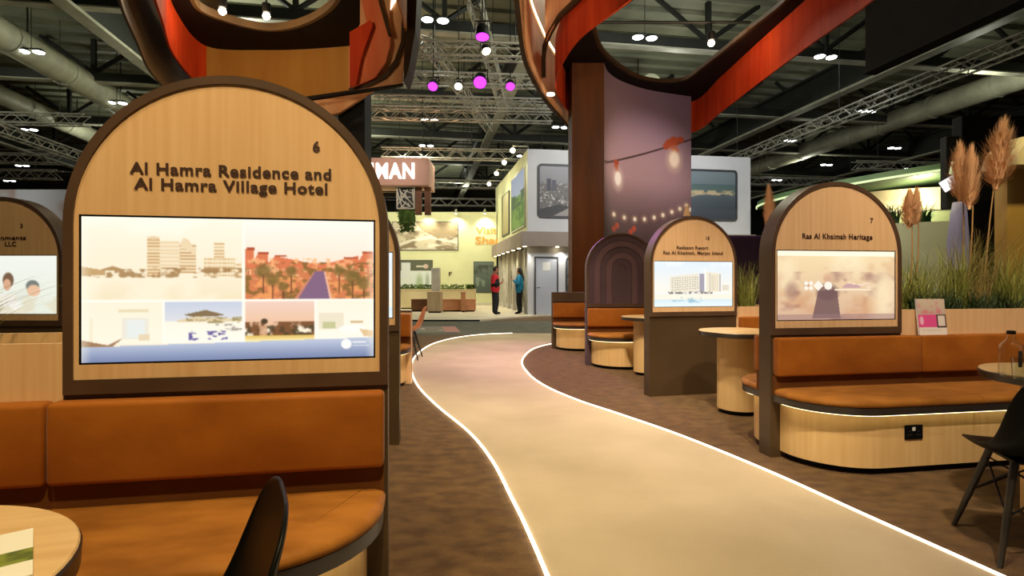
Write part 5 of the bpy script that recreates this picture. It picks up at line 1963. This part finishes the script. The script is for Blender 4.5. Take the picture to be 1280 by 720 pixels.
lamp('grey_stand_light', 'AREA', p, 330, (0.98, 0.98, 1.0), frame_pt(BC, AB, 4.0, 0, 3.4), 2.0)

# purple panel behind the grass between panels 15 and 7
t = thing('purple_back_panel', 'dark purple panel behind the grass between panels 15 and 7', 'wall panel', at(908, 352, 8.4)[:2] + (0,), 0.12)
MB().rbox(-0.9, 0.62, 0, 0.14, 0, 1.90, 0.05).build('board', 'panel_purple', t)
MB().box(-0.9, 0.62, -0.02, 0, 0, 0.1).build('skirting', 'plinth_black', t)
lamp('purple_wash', 'SPOT', (3.2, 6.8, 4.2), 40, (0.55, 0.35, 1.0), (3.2, 8.4, 1.5), 0.1, 50, 0.9)


# ------------------------------------------------------------------ people
def person(label, loc, rz, height, top_m, pose, long_hair):
    """body as one skinned mesh facing local +x; garments are children"""
    t = thing('person', label, 'person', (loc[0], loc[1], PZ), rz, 'standing visitors')
    s = height / 1.70
    V, E, R, T = [], [], [], []

    def v(p, r, link=None, tg='torso'):
        V.append(Vector(p) * s)
        R.append(r * s)
        T.append(tg)
        if link is not None:
            E.append((link, len(V) - 1))
        return len(V) - 1
    pel = v((0, 0, 0.93), 0.150, None, 'hip')
    wa = v((0.01, 0, 1.08), 0.150, pel)
    ch = v((0.0, 0, 1.26), 0.160, wa)
    nb = v((-0.01, 0, 1.42), 0.075, ch)
    nk = v((0.01, 0, 1.48), 0.052, nb, 'skin')
    hd = v((0.03, 0, 1.56), 0.082, nk, 'skin')
    hd2 = v((0.03, 0, 1.63), 0.088, hd, 'skin')
    v((0.02, 0, 1.685), 0.05, hd2, 'skin')
    no = v((0.105, 0, 1.575), 0.02, hd, 'skin')
    for sd in (-1, 1):
        hp = v((0, sd * 0.085, 0.88), 0.115, pel, 'leg')
        kn = v((0.02 + pose['knee'] * sd, sd * 0.10, 0.50), 0.078, hp, 'leg')
        an = v((-0.01 + pose['knee'] * sd * 0.6, sd * 0.10, 0.09), 0.058, kn, 'leg')
        hl = v((0.03 + pose['knee'] * sd * 0.6, sd * 0.105, 0.045), 0.042, an, 'shoe')
        v((0.15 + pose['knee'] * sd * 0.6, sd * 0.115, 0.032), 0.033, hl, 'shoe')
        sh = v((-0.01, sd * 0.165, 1.375), 0.068, ch, 'torso')
        el = v((pose['el'][0], sd * 0.230, pose['el'][1]), 0.054, sh, 'torso')
        wr = v((pose['wr'][0], sd * 0.10, pose['wr'][1]), 0.038, el, 'arm')
        pm = v((pose['wr'][0] + 0.055, sd * 0.065, pose['wr'][1] + 0.02), 0.030, wr, 'skin')
        for k, (ln, off) in enumerate(((0.060, -0.022), (0.068, -0.008), (0.064, 0.008), (0.052, 0.022))):
            b = v((pose['wr'][0] + 0.085, sd * (0.055 + 0.3 * off), pose['wr'][1] + 0.03 + off), 0.010, pm, 'skin')
            v((pose['wr'][0] + 0.085 + ln * 0.75, sd * (0.030 + 0.3 * off), pose['wr'][1] + 0.045 + off), 0.008, b, 'skin')
        th = v((pose['wr'][0] + 0.06, sd * 0.04, pose['wr'][1] + 0.055), 0.011, pm, 'skin')
        v((pose['wr'][0] + 0.09, sd * 0.022, pose['wr'][1] + 0.075), 0.009, th, 'skin')
    me = bpy.data.meshes.new('sk')
    me.from_pydata([tuple(p) for p in V], E, [])
    ob = bpy.data.objects.new('sk', me)
    col.objects.link(ob)
    md = ob.modifiers.new('skin', 'SKIN')
    md.use_smooth_shade = True
    for i, d in enumerate(me.skin_vertices[0].data):
        d.radius = (R[i], R[i] * (1.12 if T[i] in ('torso', 'hip') and i < 4 else 1.0))
        d.use_root = (i == 0)
    sb = ob.modifiers.new('sub', 'SUBSURF')
    sb.levels = sb.render_levels = 1
    dg = bpy.context.evaluated_depsgraph_get()
    dg.update()
    em = bpy.data.meshes.new_from_object(ob.evaluated_get(dg))
    bpy.data.objects.remove(ob)
    em.materials.clear()
    em.materials.append(MATS['skin'])
    body = bpy.data.objects.new('body', em)
    col.objects.link(body)
    body.parent = t
    # clothes: offset copies of the covered part of the body surface
    segs = [(V[a], V[b], T[b]) for a, b in E]

    def near(p):
        best, bt = 9, 'torso'
        for a, b, tg in segs:
            d = b - a
            u = max(0, min(1, (p - a).dot(d) / max(d.length_squared, 1e-9)))
            q = (p - (a + d * u)).length
            if q < best:
                best, bt = q, tg
        return bt
    groups = {'jacket': [], 'sleeves': [], 'trousers': [], 'shoes': []}
    for f in em.polygons:
        c = f.center
        tg = near(c)
        if tg == 'arm':
            groups['sleeves'].append(f)
        elif tg == 'torso' and c.z > 0.86 * s:
            groups['jacket'].append(f)
        elif tg in ('hip',) or (tg == 'torso'):
            groups['jacket' if c.z > 0.84 * s else 'trousers'].append(f)
        elif tg == 'leg':
            groups['jacket' if c.z > 0.84 * s else 'trousers'].append(f)
        elif tg == 'shoe':
            groups['shoes'].append(f)
    for nm, fl in groups.items():
        used = {}
        mb = MB()
        off = {'jacket': 0.026, 'sleeves': 0.016, 'trousers': 0.012, 'shoes': 0.010}[nm] * s
        for f in fl:
            idx = []
            for vi in f.vertices:
                if vi not in used:
                    used[vi] = len(mb.v)
                    vv = em.vertices[vi]
                    mb.v.append(tuple(vv.co + vv.normal * off))
                idx.append(used[vi])
            mb.f.append(idx)
        mb.build(nm, {'jacket': top_m, 'sleeves': top_m if long_hair else 'black_cloth', 'trousers': 'black_cloth', 'shoes': 'black'}[nm], t, True, 80)
    # hair and face
    mb = MB()
    bm = bmesh.new()
    bmesh.ops.create_uvsphere(bm, u_segments=20, v_segments=14, radius=1.0)
    for q in bm.verts:
        q.co = Vector((q.co.x * 0.102 + 0.012, q.co.y * 0.100, q.co.z * 0.108 + 1.628)) * s
    dl = [q for q in bm.verts if q.co.x > 0.055 * s and q.co.z < 1.66 * s or q.co.z < (1.55 if not long_hair else 1.52) * s]
    bmesh.ops.delete(bm, geom=dl, context='VERTS')
    mb.bm(bm)
    if long_hair:
        rings = []
        for z, a, bq, cx in ((1.68, 0.05, 0.07, -0.03), (1.60, 0.07, 0.115, -0.045), (1.50, 0.065, 0.12, -0.06), (1.38, 0.06, 0.13, -0.105), (1.27, 0.045, 0.11, -0.125), (1.20, 0.02, 0.06, -0.125)):
            rings.append([((cx + a * math.cos(2 * math.pi * k / 14)) * s, bq * math.sin(2 * math.pi * k / 14) * s, z * s) for k in range(14)])
        mb.loft(rings)
    mb.build('hair', 'hair', t, True, 80)
    for sd in (-1, 1):
        bm = bmesh.new()
        bmesh.ops.create_uvsphere(bm, u_segments=8, v_segments=6, radius=0.011 * s)
        for q in bm.verts:
            q.co += Vector((0.108, sd * 0.034, 1.605)) * s
        MB().bm(bm).build('eye', 'black', t, True)
    MB().rbox(0.097 * s, 0.112 * s, -0.022 * s, 0.022 * s, 1.535 * s, 1.543 * s, 0.002).build('mouth', 'red_cloth', t)
    ph = thing('phone', 'dark phone held by the %s' % ('person in teal' if long_hair else 'person in red'), 'phone', frame_pt(loc, rz, (pose['wr'][0] + 0.11) * s, 0, (pose['wr'][1] + 0.02) * s + PZ), rz)
    MB().rbox(-0.006, 0.006, -0.036, 0.036, 0.0, 0.14, 0.003).build('case', 'black', ph)
    MB().box(-0.0075, -0.006, -0.031, 0.031, 0.008, 0.132).build('glass', 'frame_grey', ph)
    return t


gr = gp(619, 392.8, PZ)
person('person in red top with dark forearms looking down at a phone', gr, -0.15, 1.66, 'red_cloth', {'knee': 0.03, 'el': (-0.04, 1.10), 'wr': (0.17, 1.12)}, False)
gt = gp(649.5, 392.3, PZ)
person('long haired person in teal top and black trousers holding up a phone', gt, math.pi - 0.1, 1.62, 'teal_cloth', {'knee': 0.02, 'el': (0.05, 1.10), 'wr': (0.20, 1.25)}, True)

# ------------------------------------------------------------------ curved green stand at the right
YG = 14.5
t = thing('curved_stand', 'pale green curved balcony stand at right behind the plumes', 'stand', (0, 0, 0))
cxg, cyg = 12.6, 18.3


def arc(r, a0, a1, n=24):
    return [(cxg + r * math.cos(math.radians(a0 + (a1 - a0) * k / n)), cyg + r * math.sin(math.radians(a0 + (a1 - a0) * k / n))) for k in range(n + 1)]


za = lambda py, Y=14.8: CH + (HZ - py) / F * Y
shell('lower_wall', arc(3.9, 180, 330), 0, za(278), 'green_stand', t, False, -0.15)
shell('light_line', arc(3.92, 180, 330), za(316), za(313.5), 'led_green', t, False, -0.02)
shell('glass_balustrade', arc(3.7, 180, 330), za(278), za(263), 'balustrade_glass', t, False, 0.02)
shell('handrail', arc(3.7, 180, 330), za(263), za(261.5), 'steel_light', t, False, 0.05)
shell('inner_wall', arc(2.6, 180, 340), za(300), za(226), 'cream_stand', t, False, 0.15)
mb = MB()
ro = arc(4.2, 150, 360, 40)
n = len(ro)
rz0 = [za(231) + 0.40 * max(0.0, min(1.0, (p[0] - 8.4) / 4.0)) for p in ro]
vs = [(ro[i][0], ro[i][1], rz0[i]) for i in range(n)] + [(ro[i][0], ro[i][1], rz0[i] + 0.22) for i in range(n)] + [(cxg, cyg, za(222)), (cxg, cyg, za(222) + 0.4)]
mb.add(vs, [(i, i + 1, n + i + 1, n + i) for i in range(n - 1)] + [(2 * n, i, i + 1) for i in range(n - 1)] + [(2 * n + 1, n + i, n + i + 1) for i in range(n - 1)])
mb.build('roof', 'green_roof', t, True, 40)
shell('roof_light_line', arc(4.23, 150, 360, 40), [z + 0.01 for z in rz0], [z + 0.07 for z in rz0], 'led_green', t, False, -0.02)
lamp('balcony_light', 'POINT', (cxg - 1.4, cyg - 3.1, za(240)), 110, (1.0, 0.92, 0.66), None, 0.2)
for i, (px, w, lb) in enumerate(((1104, 'dark', 'dark leafy plant with orange flower on the balcony, left'), (1122, 'x', 'dark leafy plant on the balcony, second'), (1162, 'x', 'dark leafy plant on the balcony beside the column'))):
    p = at(px, 262, 14.9)
    grass_clump(lb, (p[0], p[1] + 0.3, za(278)), 0.75, 120, 1.3, 'grass_dark', 90 + i, 0.05, 'plants on the curved balcony', 0.2, 'balcony_plant')
lamp('right_stand_fill', 'SPOT', (7.0, 10.5, 5.2), 900, (1.0, 0.95, 0.70), (10.2, 15.5, 2.2), 0.2, 70, 0.9)  # extra spot put in because the curved stand came out dark

# tall dark tower, robe banner and yellow wall at the right edge
YT = 9.2
x0, x1 = at(1206, 0, YT)[0], at(1262, 0, YT)[0]
t = thing('dark_tower', 'tall black tower behind the plumes at the right edge', 'tower', ((x0 + x1) / 2, YT, 0))
w = (x1 - x0) / 2
MB().rbox(-w, w + 0.7, 0.05, 0.28, 0, at(0, 143, YT)[2], 0.02).build('core', 'black', t)
MB().rbox(-w - 0.22, w * 0.1, 0.1, 0.25, at(0, 260, YT)[2], at(0, 168, YT)[2], 0.02).build('side_fin', 'steel_dark', t)
bxx = at(1198, 0, YT - 0.1)[0]
t = thing('robe_banner', 'white draped cloth banner left of the black tower', 'banner', (bxx, YT - 0.1, 0))
rings = []
zt, zb2 = at(0, 254, YT)[2], at(0, 338, YT)[2]
for k in range(7):
    z = zb2 + (zt - zb2) * k / 6
    wv = 0.15 + 0.03 * math.sin(k * 0.9) - (0.05 if k == 6 else 0)
    rings.append([(wv * math.cos(2 * math.pi * j / 28) * (1 + 0.12 * math.cos(6 * math.pi * j / 28 * 2)), 0.09 * math.sin(2 * math.pi * j / 28) * (1 + 0.2 * math.cos(14 * math.pi * j / 28)), z) for j in range(28)])
MB().loft(rings).build('cloth', 'robe_white', t, True, 80)
MB().tube([(0, 0, 0), (0, 0, zt + 0.1)], 0.02, 8).build('pole', 'steel_dark', t)
MB().lathe([(0.16, 0), (0.16, 0.02)], 20).build('foot', 'steel_dark', t)
sg = at(1186, 230, YT - 0.3)
t = thing('tilted_white_board', 'small tilted white board with added glow, left of the broad pampas plume', 'sign', sg, -0.2)
MB().rbox(-0.10, 0.12, 0, 0.03, -0.09, 0.09, 0.005, Matrix.Rotation(-0.55, 4, 'Y')).build('board', 'white_lit', t)  # glow put into the board's material so it shows bright white
MB().rbox(-0.02, 0.05, 0, 0.03, 0.16, 0.36, 0.005, Matrix.Rotation(0.2, 4, 'Y')).build('yellow_board', 'led_green', t)
MB().tube([(0.05, 0.05, -0.05), (0.30, 0.45, 0.0)], 0.012, 6).build('arm', 'steel_dark', t)
YY = 8.0
x0 = at(1259, 0, YY)[0]
t = thing('yellow_wall', 'yellow lit wall with curved beige top at the right edge', 'wall panel', (x0, YY, 0), 0.05)
MB().box(0.0, 2.4, 0, 0.2, 0, at(0, 212, YY)[2]).build('board', 'yellow_wall', t)
cap = []
zc0, zc1 = at(0, 212, YY)[2], at(0, 168, YY)[2]
for k in range(11):
    a = math.pi / 2 * k / 10
    cap.append((0.45 - 0.85 * math.cos(a) if False else -0.2 + 0.65 * (1 - math.cos(a)), zc0 + (zc1 - zc0) * math.sin(a)))
prof = [(2.4, zc0)] + [(2.4, zc1)] + cap[::-1]
mb = MB()
mb.loft([[(x, -0.35, z) for x, z in prof], [(x, 0.2, z) for x, z in prof]])
mb.build('curved_top', 'cream_stand', t, True, 30)
MB().rbox(0.05, 1.6, -0.5, 0.0, at(0, 374, 7.6)[2], at(0, 366, 7.6)[2], 0.01).build('shelf', 'taupe', t)
MB().box(0.1, 1.55, -0.4, -0.3, 0, at(0, 374, 7.6)[2]).build('shelf_support', 'taupe', t)
lamp('robe_fill_light', 'SPOT', (5.6, 6.8, 3.6), 70, (0.95, 0.92, 1.0), (7.25, 9.1, 1.9), 0.1, 30, 0.9)  # added spot that lifts the white cloth, no lamp body
lamp('yellow_wall_light', 'SPOT', (6.6, 6.4, 4.6), 190, (1.0, 0.84, 0.42), (7.7, 8.0, 1.6), 0.1, 70, 0.9)

# photo wall behind panel three
im = Img(120, 60, (170, 150, 140))
im.grad(0, 0, 1, 1, (150, 158, 164), (176, 140, 120))
im.noise(0, 0, 0.7, 1, (124, 92, 72), 5, 4, 3, 0.45, 0.65, 0.9)
im.ell(0.78, 0.45, 0.14, 0.5, (198, 206, 216), 0.9, 0.9)
im.noise(0.55, 0, 1, 1, (150, 128, 118), 8, 6, 7, 0.5, 0.7, 0.7)
im.poly([(0.6, 1), (0.75, 0.6), (1, 0.85), (1, 1)], (196, 132, 108), 0.8)
YW = 9.0
xa, _, zaa = at(-160, 237, YW)
xb = at(95, 237, YW)[0]
t = thing('photo_wall', 'blurred blue and brown photo wall behind panel 3', 'photo wall', ((xa + xb) / 2, YW, 0))
hw = (xb - xa) / 2
MB().box(-hw, hw, 0, 0.2, 0, zaa).build('board', 'panel_dark', t)
flat_print('picture', im, -hw, hw, 0.9, zaa, -0.004, 'print', t)
lamp('photo_wall_light', 'SPOT', (xb - 2.2, YW - 2.0, 5.0), 300, (1.0, 0.92, 0.8), (xb - 1.2, YW, 1.9), 0.1, 75, 0.9)
